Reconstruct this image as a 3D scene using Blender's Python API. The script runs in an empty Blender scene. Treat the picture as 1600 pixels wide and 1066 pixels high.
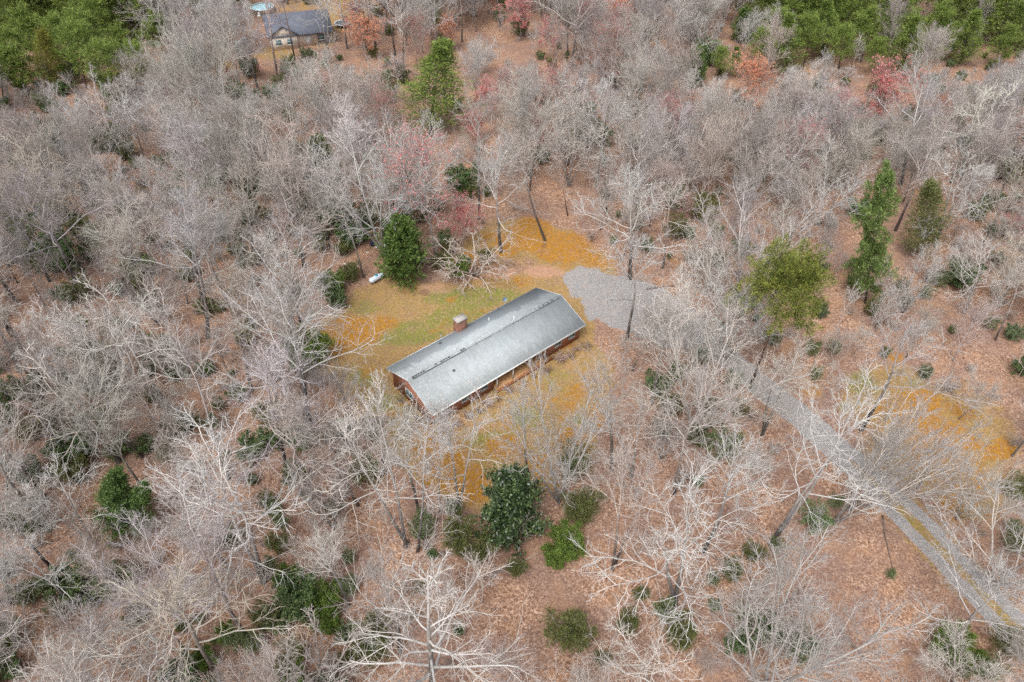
import bpy, math, random
import numpy as np
from mathutils import Vector, Matrix

# ------------------------------------------------------------------ camera
SC = bpy.context.scene
COL = SC.collection
CX, CY, CZ, PITCH, ROLL, FPX = 2.751, -64.560, 65.110, 0.76163, 0.02524, 1150.0
_f = Vector((0, math.cos(PITCH), -math.sin(PITCH)))
_r = Vector((1, 0, 0)); _u = _r.cross(_f)
CR = _r * math.cos(ROLL) + _u * math.sin(ROLL)
CU = -_r * math.sin(ROLL) + _u * math.cos(ROLL)
CF = _f
cam_d = bpy.data.cameras.new('camera'); cam = bpy.data.objects.new('camera', cam_d); COL.objects.link(cam)
cam_d.sensor_width = 36; cam_d.lens = FPX / 1600 * 36; cam_d.clip_start = 0.5; cam_d.clip_end = 9000
cam.matrix_world = Matrix(((CR.x, CU.x, -CF.x, CX), (CR.y, CU.y, -CF.y, CY), (CR.z, CU.z, -CF.z, CZ), (0, 0, 0, 1)))
SC.camera = cam

# ------------------------------------------------------------------ light
SUN_EL, SUN_AZ = math.radians(58), math.radians(205)      # azimuth clockwise from +Y
W = bpy.data.worlds.new('World'); SC.world = W; W.use_nodes = True
nt = W.node_tree; nt.nodes.clear()
sky = nt.nodes.new('ShaderNodeTexSky'); sky.sky_type = 'NISHITA'; sky.sun_disc = False
sky.sun_elevation = SUN_EL; sky.sun_rotation = SUN_AZ; sky.air_density = 1.0; sky.dust_density = 4.0; sky.ozone_density = 1.0
hs = nt.nodes.new('ShaderNodeHueSaturation'); hs.inputs['Saturation'].default_value = 0.32
bg = nt.nodes.new('ShaderNodeBackground'); bg.inputs['Strength'].default_value = 0.145
wo = nt.nodes.new('ShaderNodeOutputWorld')
nt.links.new(sky.outputs[0], hs.inputs['Color']); nt.links.new(hs.outputs[0], bg.inputs[0]); nt.links.new(bg.outputs[0], wo.inputs[0])
sl = bpy.data.lights.new('sun', 'SUN'); sl.energy = 1.1; sl.angle = math.radians(22); sl.color = (1, 0.985, 0.96)
so = bpy.data.objects.new('sun', sl); COL.objects.link(so)
sd = Vector((math.sin(SUN_AZ) * math.cos(SUN_EL), math.cos(SUN_AZ) * math.cos(SUN_EL), math.sin(SUN_EL)))
so.rotation_euler = (-sd).to_track_quat('-Z', 'Y').to_euler(); so.location = (0, 0, 120)
SC.view_settings.view_transform = 'Standard'; SC.view_settings.look = 'None'
SC.view_settings.exposure = 0.86; SC.view_settings.gamma = 1.0; SC.view_settings.use_curve_mapping = False
SC.cycles.max_bounces = 5; SC.cycles.diffuse_bounces = 3; SC.cycles.glossy_bounces = 2
SC.cycles.transmission_bounces = 2; SC.cycles.transparent_max_bounces = 4; SC.cycles.volume_bounces = 0; SC.cycles.use_denoising = False; SC.cycles.use_adaptive_sampling = False

RNG = np.random.default_rng(7); random.seed(7)

# ------------------------------------------------------------------ pixel <-> ground helpers (1600x1066 frame)
def ray(u, v):
    d = CF * FPX + CR * (u - 800) - CU * (v - 533)
    return d.normalized()
def at(u, v, z=0.0):
    d = ray(u, v); t = (z - CZ) / d.z
    return Vector((CX + d.x * t, CY + d.y * t, z))
def proj(P):
    P = np.asarray(P, float)
    d = P - np.array([CX, CY, CZ])
    z = d @ np.array(CF); z = np.where(z < 1, 1, z)
    return np.stack([800 + FPX * (d @ np.array(CR)) / z, 533 - FPX * (d @ np.array(CU)) / z], -1)
def depth(P):
    return (np.asarray(P, float) - np.array([CX, CY, CZ])) @ np.array(CF)

# ------------------------------------------------------------------ value noise (numpy)
_G = np.random.default_rng(3).random((256, 256))
def vnoise(x, y, s, o=0):
    x = x / s + 37.3 + o * 11.7; y = y / s + 91.1 + o * 5.3
    xi = np.floor(x).astype(int); yi = np.floor(y).astype(int)
    fx = x - xi; fy = y - yi; fx = fx * fx * (3 - 2 * fx); fy = fy * fy * (3 - 2 * fy)
    g = lambda a, b: _G[a % 256, b % 256]
    return (g(xi, yi) * (1 - fx) + g(xi + 1, yi) * fx) * (1 - fy) + (g(xi, yi + 1) * (1 - fx) + g(xi + 1, yi + 1) * fx) * fy
def fbm(x, y, s, o=0):
    return (vnoise(x, y, s, o) * .5 + vnoise(x, y, s / 2.1, o + 1) * .3 + vnoise(x, y, s / 4.3, o + 2) * .2)
def poly_sd(u, v, poly):            # signed distance in pixels, positive inside
    P = np.array(poly, float); inside = np.zeros(u.shape, bool); dmin = np.full(u.shape, 1e9)
    for i in range(len(P)):
        a, b = P[i], P[(i + 1) % len(P)]
        e = b - a; L = e @ e
        t = np.clip(((u - a[0]) * e[0] + (v - a[1]) * e[1]) / L, 0, 1)
        dmin = np.minimum(dmin, np.hypot(u - a[0] - t * e[0], v - a[1] - t * e[1]))
        c = (a[1] > v) != (b[1] > v)
        if abs(e[1]) > 1e-9:
            inside ^= c & (u < (b[0] - a[0]) * (v - a[1]) / e[1] + a[0])
    return np.where(inside, dmin, -dmin)
def sstep(a, b, x):
    t = np.clip((x - a) / (b - a), 0, 1); return t * t * (3 - 2 * t)

# ------------------------------------------------------------------ materials
class NB:
    def __init__(s, name, rough=0.85, spec=0.25):
        s.m = bpy.data.materials.new(name); s.m.use_nodes = True; s.t = s.m.node_tree
        s.b = s.t.nodes['Principled BSDF']; s.b.inputs['Roughness'].default_value = rough
        s.b.inputs['Specular IOR Level'].default_value = spec
    def n(s, t, **k):
        x = s.t.nodes.new(t)
        for a, b in k.items(): setattr(x, a, b)
        return x
    def l(s, a, b): s.t.links.new(a, b)
    def coord(s, kind='Object'):
        return s.n('ShaderNodeTexCoord').outputs[kind]
    def mapping(s, v, scale=(1, 1, 1), rot=(0, 0, 0)):
        m = s.n('ShaderNodeMapping'); m.inputs['Scale'].default_value = scale; m.inputs['Rotation'].default_value = rot
        s.l(v, m.inputs[0]); return m.outputs[0]
    def noise(s, v, scale, detail=3, rough=.6):
        n = s.n('ShaderNodeTexNoise'); n.inputs['Scale'].default_value = scale; n.inputs['Detail'].default_value = detail
        n.inputs['Roughness'].default_value = rough
        if v is not None: s.l(v, n.inputs['Vector'])
        return n.outputs[0]
    def vor(s, v, scale, out='Color'):
        n = s.n('ShaderNodeTexVoronoi'); n.inputs['Scale'].default_value = scale
        s.l(v, n.inputs['Vector']); return n.outputs[out]
    def ramp(s, f, stops, interp='LINEAR'):
        r = s.n('ShaderNodeValToRGB'); r.color_ramp.interpolation = interp
        e = r.color_ramp.elements
        while len(e) > 1: e.remove(e[-1])
        e[0].position = stops[0][0]; e[0].color = (*stops[0][1], 1)
        for p, c in stops[1:]:
            q = e.new(p); q.color = (*c, 1)
        s.l(f, r.inputs[0]); return r.outputs[0]
    def mix(s, f, a, b, mode='MIX'):
        m = s.n('ShaderNodeMix', data_type='RGBA', blend_type=mode)
        for i, x in ((0, f), (6, a), (7, b)):
            if isinstance(x, (int, float)): m.inputs[i].default_value = x
            elif isinstance(x, tuple): m.inputs[i].default_value = (*x, 1)
            else: s.l(x, m.inputs[i])
        return m.outputs[2]
    def math(s, op, a, b=None, clamp=False):
        m = s.n('ShaderNodeMath', operation=op, use_clamp=clamp)
        for i, x in ((0, a), (1, b)):
            if x is None: continue
            if isinstance(x, (int, float)): m.inputs[i].default_value = x
            else: s.l(x, m.inputs[i])
        return m.outputs[0]
    def attr(s, name, out='Fac'):
        a = s.n('ShaderNodeAttribute'); a.attribute_name = name; return a.outputs[out]
    def col(s, c):
        if isinstance(c, tuple): s.b.inputs['Base Color'].default_value = (*c, 1)
        else: s.l(c, s.b.inputs['Base Color'])
        return s
    def bump(s, h, dist=.02, strength=.6):
        b = s.n('ShaderNodeBump'); b.inputs['Strength'].default_value = strength; b.inputs['Distance'].default_value = dist
        s.l(h, b.inputs['Height']); s.l(b.outputs[0], s.b.inputs['Normal'])
        return s

def flat(name, c, rough=.6, var=.12, scale=3, metal=0, spec=.3):
    m = NB(name, rough, spec); v = m.coord()
    n = m.noise(v, scale, 4)
    d = tuple(x * (1 - var * 2) for x in c); l = tuple(min(1, x * (1 + var)) for x in c)
    m.col(m.ramp(n, [(.3, d), (.7, l)])); m.b.inputs['Metallic'].default_value = metal
    m.bump(n, .005, .3)
    return m.m

def ground_material():
    m = NB('forest_floor_and_lawn', .95, .1); v = m.coord()
    # leaf litter: one colour per leaf-sized cell
    c1 = m.vor(v, 7.0); sep = m.n('ShaderNodeSeparateColor'); m.l(c1, sep.inputs[0])
    leaf = m.ramp(sep.outputs[0], [(0, (.080, .042, .028)), (.25, (.20, .110, .072)), (.5, (.325, .188, .118)), (.78, (.46, .280, .178)), (1, (.70, .52, .40))])
    c2 = m.vor(v, 2.7); sep2 = m.n('ShaderNodeSeparateColor'); m.l(c2, sep2.inputs[0])
    leaf = m.mix(.35, leaf, m.ramp(sep2.outputs[1], [(0, (.19, .105, .072)), (1, (.44, .27, .185))]))
    big = m.noise(v, .16, 4, .55)
    leaf = m.mix(m.math('MULTIPLY', m.ramp(big, [(.36, (0, 0, 0)), (.58, (1, 1, 1))]), 1.0), leaf, m.mix(.6, leaf, (.19, .125, .105)))
    big2 = m.noise(v, .33, 3, .5)
    leaf = m.mix(m.math('MULTIPLY', m.ramp(big2, [(.52, (0, 0, 0)), (.75, (1, 1, 1))]), .6), leaf, m.mix(.55, leaf, (.50, .27, .13)))
    edge = m.math('ADD', m.math('MULTIPLY', m.math('SUBTRACT', m.noise(v, 1.1, 7, .8), .5), 1.1), m.math('MULTIPLY', m.math('SUBTRACT', m.noise(v, .35, 3, .6), .5), .6))
    fine = m.noise(v, 6, 4, .7)
    def mask(ch, lo=.35, hi=.62):
        x = m.math('ADD', ch, m.math('MULTIPLY', edge, 1.0))
        r = m.n('ShaderNodeMapRange'); r.interpolation_type = 'SMOOTHSTEP'; r.inputs[1].default_value = lo; r.inputs[2].default_value = hi
        m.l(x, r.inputs[0]); return r.outputs[0]
    s1 = m.n('ShaderNodeSeparateColor'); m.l(m.attr('m1', 'Color'), s1.inputs[0])
    s2 = m.n('ShaderNodeSeparateColor'); m.l(m.attr('m2', 'Color'), s2.inputs[0])
    lawnn = m.noise(v, 3.2, 6, .78)
    straw = m.ramp(lawnn, [(.30, (.15, .105, .038)), (.5, (.29, .195, .070)), (.7, (.46, .325, .15))])
    straw = m.mix(m.math('MULTIPLY', m.ramp(m.noise(v, .55, 4, .6), [(.42, (0, 0, 0)), (.62, (1, 1, 1))]), .65), straw, m.mix(.5, straw, (.40, .215, .085)))
    green = m.ramp(lawnn, [(.3, (.095, .105, .025)), (.7, (.29, .275, .070))])
    moss = m.ramp(m.noise(v, 2.6, 7, .8), [(.28, (.13, .062, .018)), (.45, (.29, .140, .020)), (.55, (.40, .178, .012)), (.72, (.52, .245, .018))])
    c = m.mix(mask(s1.outputs[0], .30, .70), leaf, straw)
    c = m.mix(mask(s1.outputs[2], .30, .75), c, green)
    c = m.mix(m.math('MULTIPLY', mask(s1.outputs[1], .32, .72), .9), c, moss)
    bare = m.ramp(fine, [(.3, (.36, .19, .125)), (.7, (.52, .31, .22))])
    c = m.mix(m.math('MULTIPLY', mask(s2.outputs[1], .3, .8), .75), c, bare)
    c = m.mix(m.math('MULTIPLY', m.ramp(m.math('ADD', m.math('MULTIPLY', sep.outputs[2], .6), m.math('MULTIPLY', m.noise(v, .8, 5, .7), .9)), [(.80, (0, 0, 0)), (.95, (1, 1, 1))]), .7), c, leaf)
    gv = m.vor(v, 14.0, 'Color'); sg = m.n('ShaderNodeSeparateColor'); m.l(gv, sg.inputs[0])
    grav = m.ramp(sg.outputs[0], [(0, (.17, .162, .157)), (.5, (.265, .255, .25)), (1, (.39, .375, .365))])
    grav = m.mix(m.math('MULTIPLY', m.ramp(m.noise(v, .9, 5, .7), [(.45, (0, 0, 0)), (.7, (1, 1, 1))]), .45), grav, (.36, .27, .22))
    c = m.mix(mask(s2.outputs[0], .36, .60), c, grav)
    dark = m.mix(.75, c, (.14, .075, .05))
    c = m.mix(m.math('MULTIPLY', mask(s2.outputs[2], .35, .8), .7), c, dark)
    m.col(c)
    h = m.math('ADD', m.math('MULTIPLY', sep.outputs[1], .6), m.math('MULTIPLY', fine, .5))
    m.bump(h, .05, .55)
    return m.m

def bark_material(name, dark, mid, pale):
    m = NB(name, .9, .15); v = m.coord()
    p = m.attr('pale'); mp = m.mapping(v, (1, 1, .35))
    n = m.noise(mp, 2.2, 5, .7)
    n2 = m.noise(v, .5, 3, .6)
    f = m.math('ADD', p, m.math('MULTIPLY', m.math('SUBTRACT', n, .5), 1.1)); f = m.math('ADD', f, m.math('MULTIPLY', m.math('SUBTRACT', n2, .5), .4))
    c = m.ramp(f, [(.12, dark), (.45, mid), (.80, pale)])
    oi = m.n('ShaderNodeObjectInfo')
    br = m.ramp(oi.outputs['Random'], [(0, (.74, .71, .70)), (.5, (1, 1, 1)), (1, (1.0, .93, .87))])
    c = m.mix(1.0, c, br, 'MULTIPLY'); c = m.mix(1.0, c, oi.outputs['Color'], 'MULTIPLY')
    m.col(c); m.bump(n, .03, .6)
    return m.m
def leaf_material(name, stops, rough=.6, trans=.25, spec=.3):
    m = NB(name, rough, spec)
    lv = m.attr('lv'); oi = m.n('ShaderNodeObjectInfo')
    v = m.coord()
    f = m.math('ADD', lv, m.math('MULTIPLY', m.math('SUBTRACT', m.noise(v, 1.1, 3), .5), .5))
    c = m.ramp(f, stops); c = m.mix(1.0, c, oi.outputs['Color'], 'MULTIPLY')
    m.col(c)
    t = m.n('ShaderNodeBsdfTranslucent'); m.l(c, t.inputs[0])
    mx = m.n('ShaderNodeMixShader'); mx.inputs[0].default_value = trans
    m.l(m.b.outputs[0], mx.inputs[1]); m.l(t.outputs[0], mx.inputs[2])
    out = [x for x in m.t.nodes if x.type == 'OUTPUT_MATERIAL'][0]
    m.l(mx.outputs[0], out.inputs[0])
    return m.m

M = {}
M['ground'] = ground_material()
M['bark'] = bark_material('grey_lichen_bark', (.072, .064, .059), (.25, .235, .225), (.49, .475, .455))
M['bark_pink'] = bark_material('pinkish_grey_bark', (.080, .064, .058), (.27, .235, .220), (.46, .42, .395))
M['bark_white'] = bark_material('pale_smooth_bark', (.11, .10, .094), (.30, .285, .272), (.56, .545, .52))
M['bark_dark'] = bark_material('dark_furrowed_bark', (.05, .040, .034), (.15, .118, .10), (.36, .31, .27))
M['bark_pine'] = bark_material('reddish_pine_bark', (.07, .045, .034), (.17, .11, .085), (.30, .23, .19))
M['holly'] = leaf_material('holly_leaves', [(.1, (.036, .064, .024)), (.5, (.105, .165, .058)), (.9, (.24, .32, .13))])
M['laurel'] = leaf_material('laurel_leaves', [(.1, (.055, .080, .032)), (.5, (.155, .200, .085)), (.9, (.30, .35, .17))])
M['bright'] = leaf_material('bright_green_leaves', [(.1, (.050, .085, .016)), (.5, (.14, .215, .038)), (.9, (.28, .38, .085))], trans=.35)
M['olive'] = leaf_material('olive_needles', [(.1, (.060, .072, .022)), (.5, (.145, .165, .052)), (.9, (.26, .275, .10))], trans=.3)
M['cedar'] = leaf_material('cedar_foliage', [(.1, (.035, .068, .016)), (.5, (.10, .165, .036)), (.9, (.21, .29, .075))])
M['yellow_pine'] = leaf_material('yellow_green_needles', [(.1, (.060, .095, .022)), (.5, (.165, .24, .05)), (.9, (.36, .43, .10))], trans=.3)
M['white_pine'] = leaf_material('white_pine_needles', [(.1, (.050, .085, .022)), (.5, (.165, .245, .065)), (.9, (.36, .46, .16))], trans=.3)
M['magnolia'] = leaf_material('glossy_magnolia_leaves', [(.1, (.014, .028, .010)), (.5, (.036, .066, .022)), (.85, (.12, .17, .06))], rough=.38, trans=.08, spec=.5)
M['red_bud'] = leaf_material('red_maple_flowers', [(.1, (.42, .11, .10)), (.5, (.62, .22, .20)), (.9, (.76, .40, .37))], rough=.8, trans=.3)
M['orange_bud'] = leaf_material('orange_young_leaves', [(.1, (.48, .16, .085)), (.5, (.66, .28, .15)), (.9, (.78, .43, .27))], rough=.8, trans=.3)
M['tan_bud'] = leaf_material('tan_dry_leaves', [(.1, (.27, .16, .10)), (.5, (.42, .27, .18)), (.9, (.56, .40, .29))], rough=.9, trans=.2)

# ------------------------------------------------------------------ mesh building
def np_mesh(name, V, F, mats, attrs=None, smooth=False, fm=None):
    """F: (N,k) index array, or list of such arrays"""
    if not isinstance(F, list): F = [F]
    me = bpy.data.meshes.new(name)
    me.vertices.add(len(V)); me.vertices.foreach_set('co', np.asarray(V, np.float32).ravel())
    idx = np.concatenate([f.ravel() for f in F]).astype(np.int32)
    sz = np.concatenate([np.full(len(f), f.shape[1]) for f in F])
    st = np.concatenate([[0], np.cumsum(sz)[:-1]]).astype(np.int32)
    me.loops.add(len(idx)); me.loops.foreach_set('vertex_index', idx)
    me.polygons.add(len(sz)); me.polygons.foreach_set('loop_start', st)
    if smooth: me.polygons.foreach_set('use_smooth', np.ones(len(sz), bool))
    if fm is not None: me.polygons.foreach_set('material_index', np.asarray(fm, np.int32))
    for m in mats: me.materials.append(m)
    for k, a in (attrs or {}).items():
        a = np.asarray(a, np.float32)
        if a.ndim == 1:
            at_ = me.attributes.new(k, 'FLOAT', 'POINT'); at_.data.foreach_set('value', a)
        else:
            at_ = me.attributes.new(k, 'FLOAT_COLOR', 'POINT')
            if a.shape[1] == 3: a = np.concatenate([a, np.ones((len(a), 1), np.float32)], 1)
            at_.data.foreach_set('color', a.ravel())
    me.update(calc_edges=True)
    return me

def norm(a): return a / (np.linalg.norm(a, axis=-1, keepdims=True) + 1e-9)

def tubes(P, R, S):
    """P (B,n,3), R (B,n) -> verts, quads"""
    B, n, _ = P.shape
    T = np.empty_like(P); T[:, 1:-1] = P[:, 2:] - P[:, :-2]; T[:, 0] = P[:, 1] - P[:, 0]; T[:, -1] = P[:, -1] - P[:, -2]
    T = norm(T)
    ref = np.zeros((B, 1, 3)); ax = np.argmin(np.abs(T.mean(1)), 1); ref[np.arange(B), 0, ax] = 1
    N1 = norm(np.cross(T, np.broadcast_to(ref, T.shape))); N2 = np.cross(T, N1)
    a = np.arange(S) * 2 * math.pi / S
    V = P[:, :, None] + R[:, :, None, None] * (np.cos(a)[None, None, :, None] * N1[:, :, None] + np.sin(a)[None, None, :, None] * N2[:, :, None])
    base = (np.arange(B) * n * S)[:, None, None] + (np.arange(n - 1) * S)[None, :, None]
    j = np.arange(S)[None, None]; j2 = (j + 1) % S
    F = np.stack([base + j, base + j2, base + S + j2, base + S + j], -1).reshape(-1, 4)
    return V.reshape(-1, 3), F

class Lv:
    pass
def polyl(start, d, L, n, wob, trop, r0, r1, rng, taper=1.0):
    B = len(start); P = np.empty((B, n, 3)); P[:, 0] = start; d = norm(d).copy(); step = (L / (n - 1))[:, None]
    for i in range(1, n):
        d = d + rng.normal(size=(B, 3)) * wob; d[:, 2] += trop / (n - 1); d = norm(d)
        P[:, i] = P[:, i - 1] + d * step
    t = np.linspace(0, 1, n)[None] ** taper
    R = r0[:, None] * (1 - t) + r1[:, None] * t
    o = Lv(); o.P, o.R, o.L = P, R, L; return o
def sprout(pa, m, t0, t1, ang0, ang1, lfun, rfac, n, wob, trop, rng, rmin, shape=None, flat=0.0, keep=1.0):
    B = len(pa.P); n0 = pa.P.shape[1]
    t = t0 + (t1 - t0) * (np.arange(m)[None] + rng.random((B, m))) / m
    x = t * (n0 - 1); i = np.minimum(x.astype(int), n0 - 2); f = (x - i)[..., None]
    bi = np.arange(B)[:, None]
    S = pa.P[bi, i] * (1 - f) + pa.P[bi, i + 1] * f
    D = norm(pa.P[bi, i + 1] - pa.P[bi, i])
    r = pa.R[bi, i] * (1 - f[..., 0]) + pa.R[bi, i + 1] * f[..., 0]
    ref = np.zeros_like(D); ref[..., 0] = .3; ref[..., 1] = .95
    ref = np.where(np.abs(D[..., 1:2]) > .8, np.array([1., 0, 0]), ref)
    A = norm(np.cross(D, ref)); Bv = np.cross(D, A)
    az = np.arange(m)[None] * 2.4 + rng.random((B, 1)) * 6.28 + rng.normal(size=(B, m)) * .35
    s = (t - t0) / max(1e-6, t1 - t0)
    an = np.radians(ang0 + (ang1 - ang0) * s) * (1 + rng.normal(size=(B, m)) * .15)
    Q = np.cos(az)[..., None] * A + np.sin(az)[..., None] * Bv
    if flat: Q[..., 2] *= (1 - flat); Q = norm(Q)
    C = np.cos(an)[..., None] * D + np.sin(an)[..., None] * Q
    ln = pa.L[:, None] * lfun(s) * (1 + rng.normal(size=(B, m)) * .18)
    ln = np.maximum(ln, .05)
    rr = np.maximum(np.minimum(r * rfac, r * .95), rmin)
    S, C, ln, rr = S.reshape(-1, 3), C.reshape(-1, 3), ln.ravel(), rr.ravel()
    if keep < 1:
        k = rng.random(len(S)) < keep; S, C, ln, rr = S[k], C[k], ln[k], rr[k]
    return polyl(S, C, ln, n, wob, trop, rr, np.maximum(rr * .32, rmin * .6), rng)

def pale_of(R):        # bark pales as wood gets younger and thinner
    return np.clip(1.02 - (R - .02) / .20, 0.0, 1.0)
def wood(levels):      # [(Lv, sides, pale offset)]
    Vs, Fs, A = [], [], []; o = 0
    for lv, s, po in levels:
        v, f = tubes(lv.P, lv.R, s); Vs.append(v); Fs.append(f + o); o += len(v)
        A.append(np.repeat(pale_of(lv.R).ravel(), s) + po)
    return np.concatenate(Vs), np.concatenate(Fs), np.concatenate(A)
def leaves(C, size, asp, rng, up=0.0, jit=.3, dirs=None):
    """diamond leaves, one quad each"""
    n = len(C); C = C + rng.normal(size=(n, 3)) * jit
    a = norm(rng.normal(size=(n, 3))) if dirs is None else norm(dirs + rng.normal(size=(n, 3)) * .45)
    nr = rng.normal(size=(n, 3)); nr[:, 2] += up; nr = norm(nr)
    b = norm(np.cross(nr, a)); L = (size * (1 + rng.normal(size=n) * .25))[:, None]
    V = np.stack([C, C + a * L * .5 + b * L * asp, C + a * L, C + a * L * .5 - b * L * asp], 1).reshape(-1, 3)
    F = np.arange(n * 4).reshape(-1, 4)
    lv = np.repeat(np.clip(rng.normal(.5, .22, n), 0, 1), 4)
    return V, F, lv

# -- prototypes: each is a list of (part name, mesh); height stored for scaling
PROTO = {}
def reg(kind, parts, H): PROTO.setdefault(kind, []).append((parts, H))

def bare(kind, seed, H=18, r0=.26, stems=1, spread=.0, t0=.4, L1=11, a0=62, a1=30, len1=.42, shape='oak', wob=.16, trop=.35,
         L2=7, L3=6, L4=3, twr=.010, mat='bark', bud=None, budn=0, wobT=.035, f2=.55, f3=.5, f4=.5, droop=0, budsize=.12):
    rng = np.random.default_rng(seed)
    st = np.zeros((stems, 3)); st[:, :2] = rng.normal(size=(stems, 2)) * .12 * (stems > 1)
    d = np.zeros((stems, 3)); d[:, 2] = 1
    if stems > 1:
        az = np.arange(stems) * 6.283 / stems + rng.random() * 6
        d[:, 0] = np.cos(az) * spread; d[:, 1] = np.sin(az) * spread
    else: d[:, :2] = rng.normal(size=2) * .04
    hl = np.full(stems, float(H)) * (1 if stems == 1 else .93) * rng.uniform(.88, 1.0, stems)
    l0 = polyl(st, d, hl, 12, wobT, .15, np.full(stems, r0), np.full(stems, .03), rng, taper=.8)
    if shape == 'oak': f1 = lambda s: len1 * (1.05 - .65 * s)
    elif shape == 'round': f1 = lambda s: len1 * (.55 + 1.6 * s * (1 - s) * 1.6)
    elif shape == 'vase': f1 = lambda s: len1 * (1.1 - .55 * s)
    elif shape == 'leader': f1 = lambda s: len1 * (1.15 - .95 * s)
    else: f1 = lambda s: len1 * np.ones_like(s)
    l1 = sprout(l0, L1, t0, .98, a0, a1, f1, .58, 8, wob, trop, rng, .045)
    l2 = sprout(l1, L2, .22, 1.0, 50, 32, lambda s: f2 * (1.05 - .5 * s), .65, 6, wob * 1.15, trop * .6 - droop, rng, max(.012, twr * 3.0))
    l3 = sprout(l2, L3, .15, 1.0, 48, 32, lambda s: f3 * (1.1 - .5 * s), .6, 4, wob * 1.2, trop * .4 - droop, rng, twr * 1.9)
    l4 = sprout(l3, L4, .1, 1.0, 45, 30, lambda s: f4 * (1.2 - .4 * s), .6, 3, wob, .1 - droop, rng, twr)
    Vt, Ft, At = wood([(l0, 9, 0), (l1, 6, 0)])
    Vc, Fc, Ac = wood([(l2, 4, -.04), (l3, 3, -.10), (l4, 3, -.26)])
    parts = [('trunk', np_mesh(kind + '_trunk', Vt, Ft, [M[mat]], {'pale': At}, True)),
             ('crown', np_mesh(kind + '_crown', Vc, Fc, [M[mat]], {'pale': Ac}, False))]
    if bud:
        tips = l4.P[:, 1:].reshape(-1, 3); hz = tips[:, 2] > H * .35
        tips = tips[hz]; k = rng.integers(0, len(tips), budn)
        v, f, lv = leaves(tips[k], np.full(budn, budsize), .35, rng, 0, .06)
        parts.append(('blossom', np_mesh(kind + '_blossom', v, f, [M[bud]], {'lv': lv})))
    reg(kind, parts, max(l3.P[..., 2].max(), 1))

# forest deciduous
bare('oak', 11, H=19, L1=11, mat='bark', stems=1, L2=7)
bare('oak', 12, H=18, L1=12, a0=72, a1=35, len1=.46, wob=.20, mat='bark')
bare('oak', 13, H=20, t0=.5, L1=10, a0=60, len1=.40, wob=.18, mat='bark_pink')
bare('oak', 14, H=19, stems=2, spread=.16, L1=7, r0=.22, mat='bark_white', wob=.2)
bare('oak', 15, H=17, t0=.35, L1=9, a0=75, a1=35, len1=.45, wob=.22, L2=8, mat='bark_pink', r0=.22)
bare('oak', 16, H=21, t0=.55, L1=9, a0=55, a1=30, len1=.33, wob=.15, mat='bark', r0=.24)
bare('poplar', 23, H=22, r0=.22, t0=.55, L1=12, a0=50, a1=25, len1=.22, shape='round', L2=6, L3=5, mat='bark_pink', wobT=.05)
bare('poplar', 21, H=22, r0=.27, t0=.5, L1=15, a0=52, a1=25, len1=.27, shape='oak', L2=6, L3=6, mat='bark_white')
bare('poplar', 22, H=21, r0=.24, t0=.45, L1=16, a0=55, a1=28, len1=.25, shape='round', L2=6, L3=6, mat='bark')
bare('maple', 31, H=14, r0=.17, t0=.28, L1=16, a0=45, a1=22, len1=.42, shape='round', wob=.09, trop=.5, L2=7, L3=6, L4=4, mat='bark_pink')
bare('maple', 32, H=15, r0=.18, t0=.3, L1=18, a0=48, a1=25, len1=.38, shape='round', wob=.10, trop=.5, L2=7, L3=6, L4=4, mat='bark')
bare('vase', 41, H=16, r0=.19, stems=4, spread=.42, t0=.18, L1=8, a0=32, a1=20, len1=.40, shape='vase', wob=.07, trop=.30, L2=6, L3=6, L4=5, mat='bark_white')
bare('vase', 42, H=15, r0=.16, stems=5, spread=.5, t0=.2, L1=7, a0=30, a1=18, len1=.38, shape='vase', wob=.08, trop=.25, L2=6, L3=5, L4=5, mat='bark')
bare('leader', 51, H=20, r0=.34, t0=.25, L1=22, a0=78, a1=45, len1=.30, shape='leader', wob=.10, trop=.2, L2=6, L3=5, L4=3, mat='bark_white')
bare('redbud', 61, H=13, r0=.16, t0=.3, L1=15, a0=45, a1=24, len1=.42, shape='round', wob=.1, trop=.5, L2=7, L3=6, L4=4, mat='bark_pink', bud='red_bud', budn=6500, budsize=.25)
bare('redtip', 64, H=14, r0=.16, t0=.3, L1=15, a0=45, a1=24, len1=.40, shape='round', wob=.1, trop=.5, L2=7, L3=6, L4=4, mat='bark_pink', bud='red_bud', budn=3600, budsize=.17)
bare('orangebud', 62, H=13, r0=.16, t0=.3, L1=15, a0=45, a1=24, len1=.42, shape='round', wob=.1, trop=.5, L2=7, L3=6, L4=5, mat='bark_pink', bud='orange_bud', budn=6500, budsize=.25)
bare('tanbud', 63, H=10, r0=.12, t0=.25, L1=14, a0=50, a1=24, len1=.42, shape='round', wob=.12, trop=.4, L2=6, L3=6, L4=4, mat='bark_pink', bud='tan_bud', budn=2500)
bare('sprawl', 71, H=5.0, r0=.16, stems=5, spread=.9, t0=.15, L1=6, a0=60, a1=30, len1=.60, shape='vase', wob=.13, trop=-.1, L2=5, L3=4, L4=3, mat='bark_pink', droop=.2)
bare('sapling', 81, H=7, r0=.05, t0=.3, L1=9, a0=50, a1=25, len1=.35, shape='round', wob=.1, L2=5, L3=4, L4=2, mat='bark_pink', twr=.009)
bare('sapling', 82, H=8, r0=.055, t0=.35, L1=8, a0=45, a1=25, len1=.32, shape='round', wob=.12, L2=5, L3=4, L4=2, mat='bark', twr=.009)
bare('brush', 83, H=2.4, r0=.03, stems=7, spread=.55, t0=.2, L1=5, a0=50, a1=25, len1=.4, shape='round', wob=.14, L2=4, L3=3, L4=0 or 1, mat='bark_pink', twr=.008)
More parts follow.
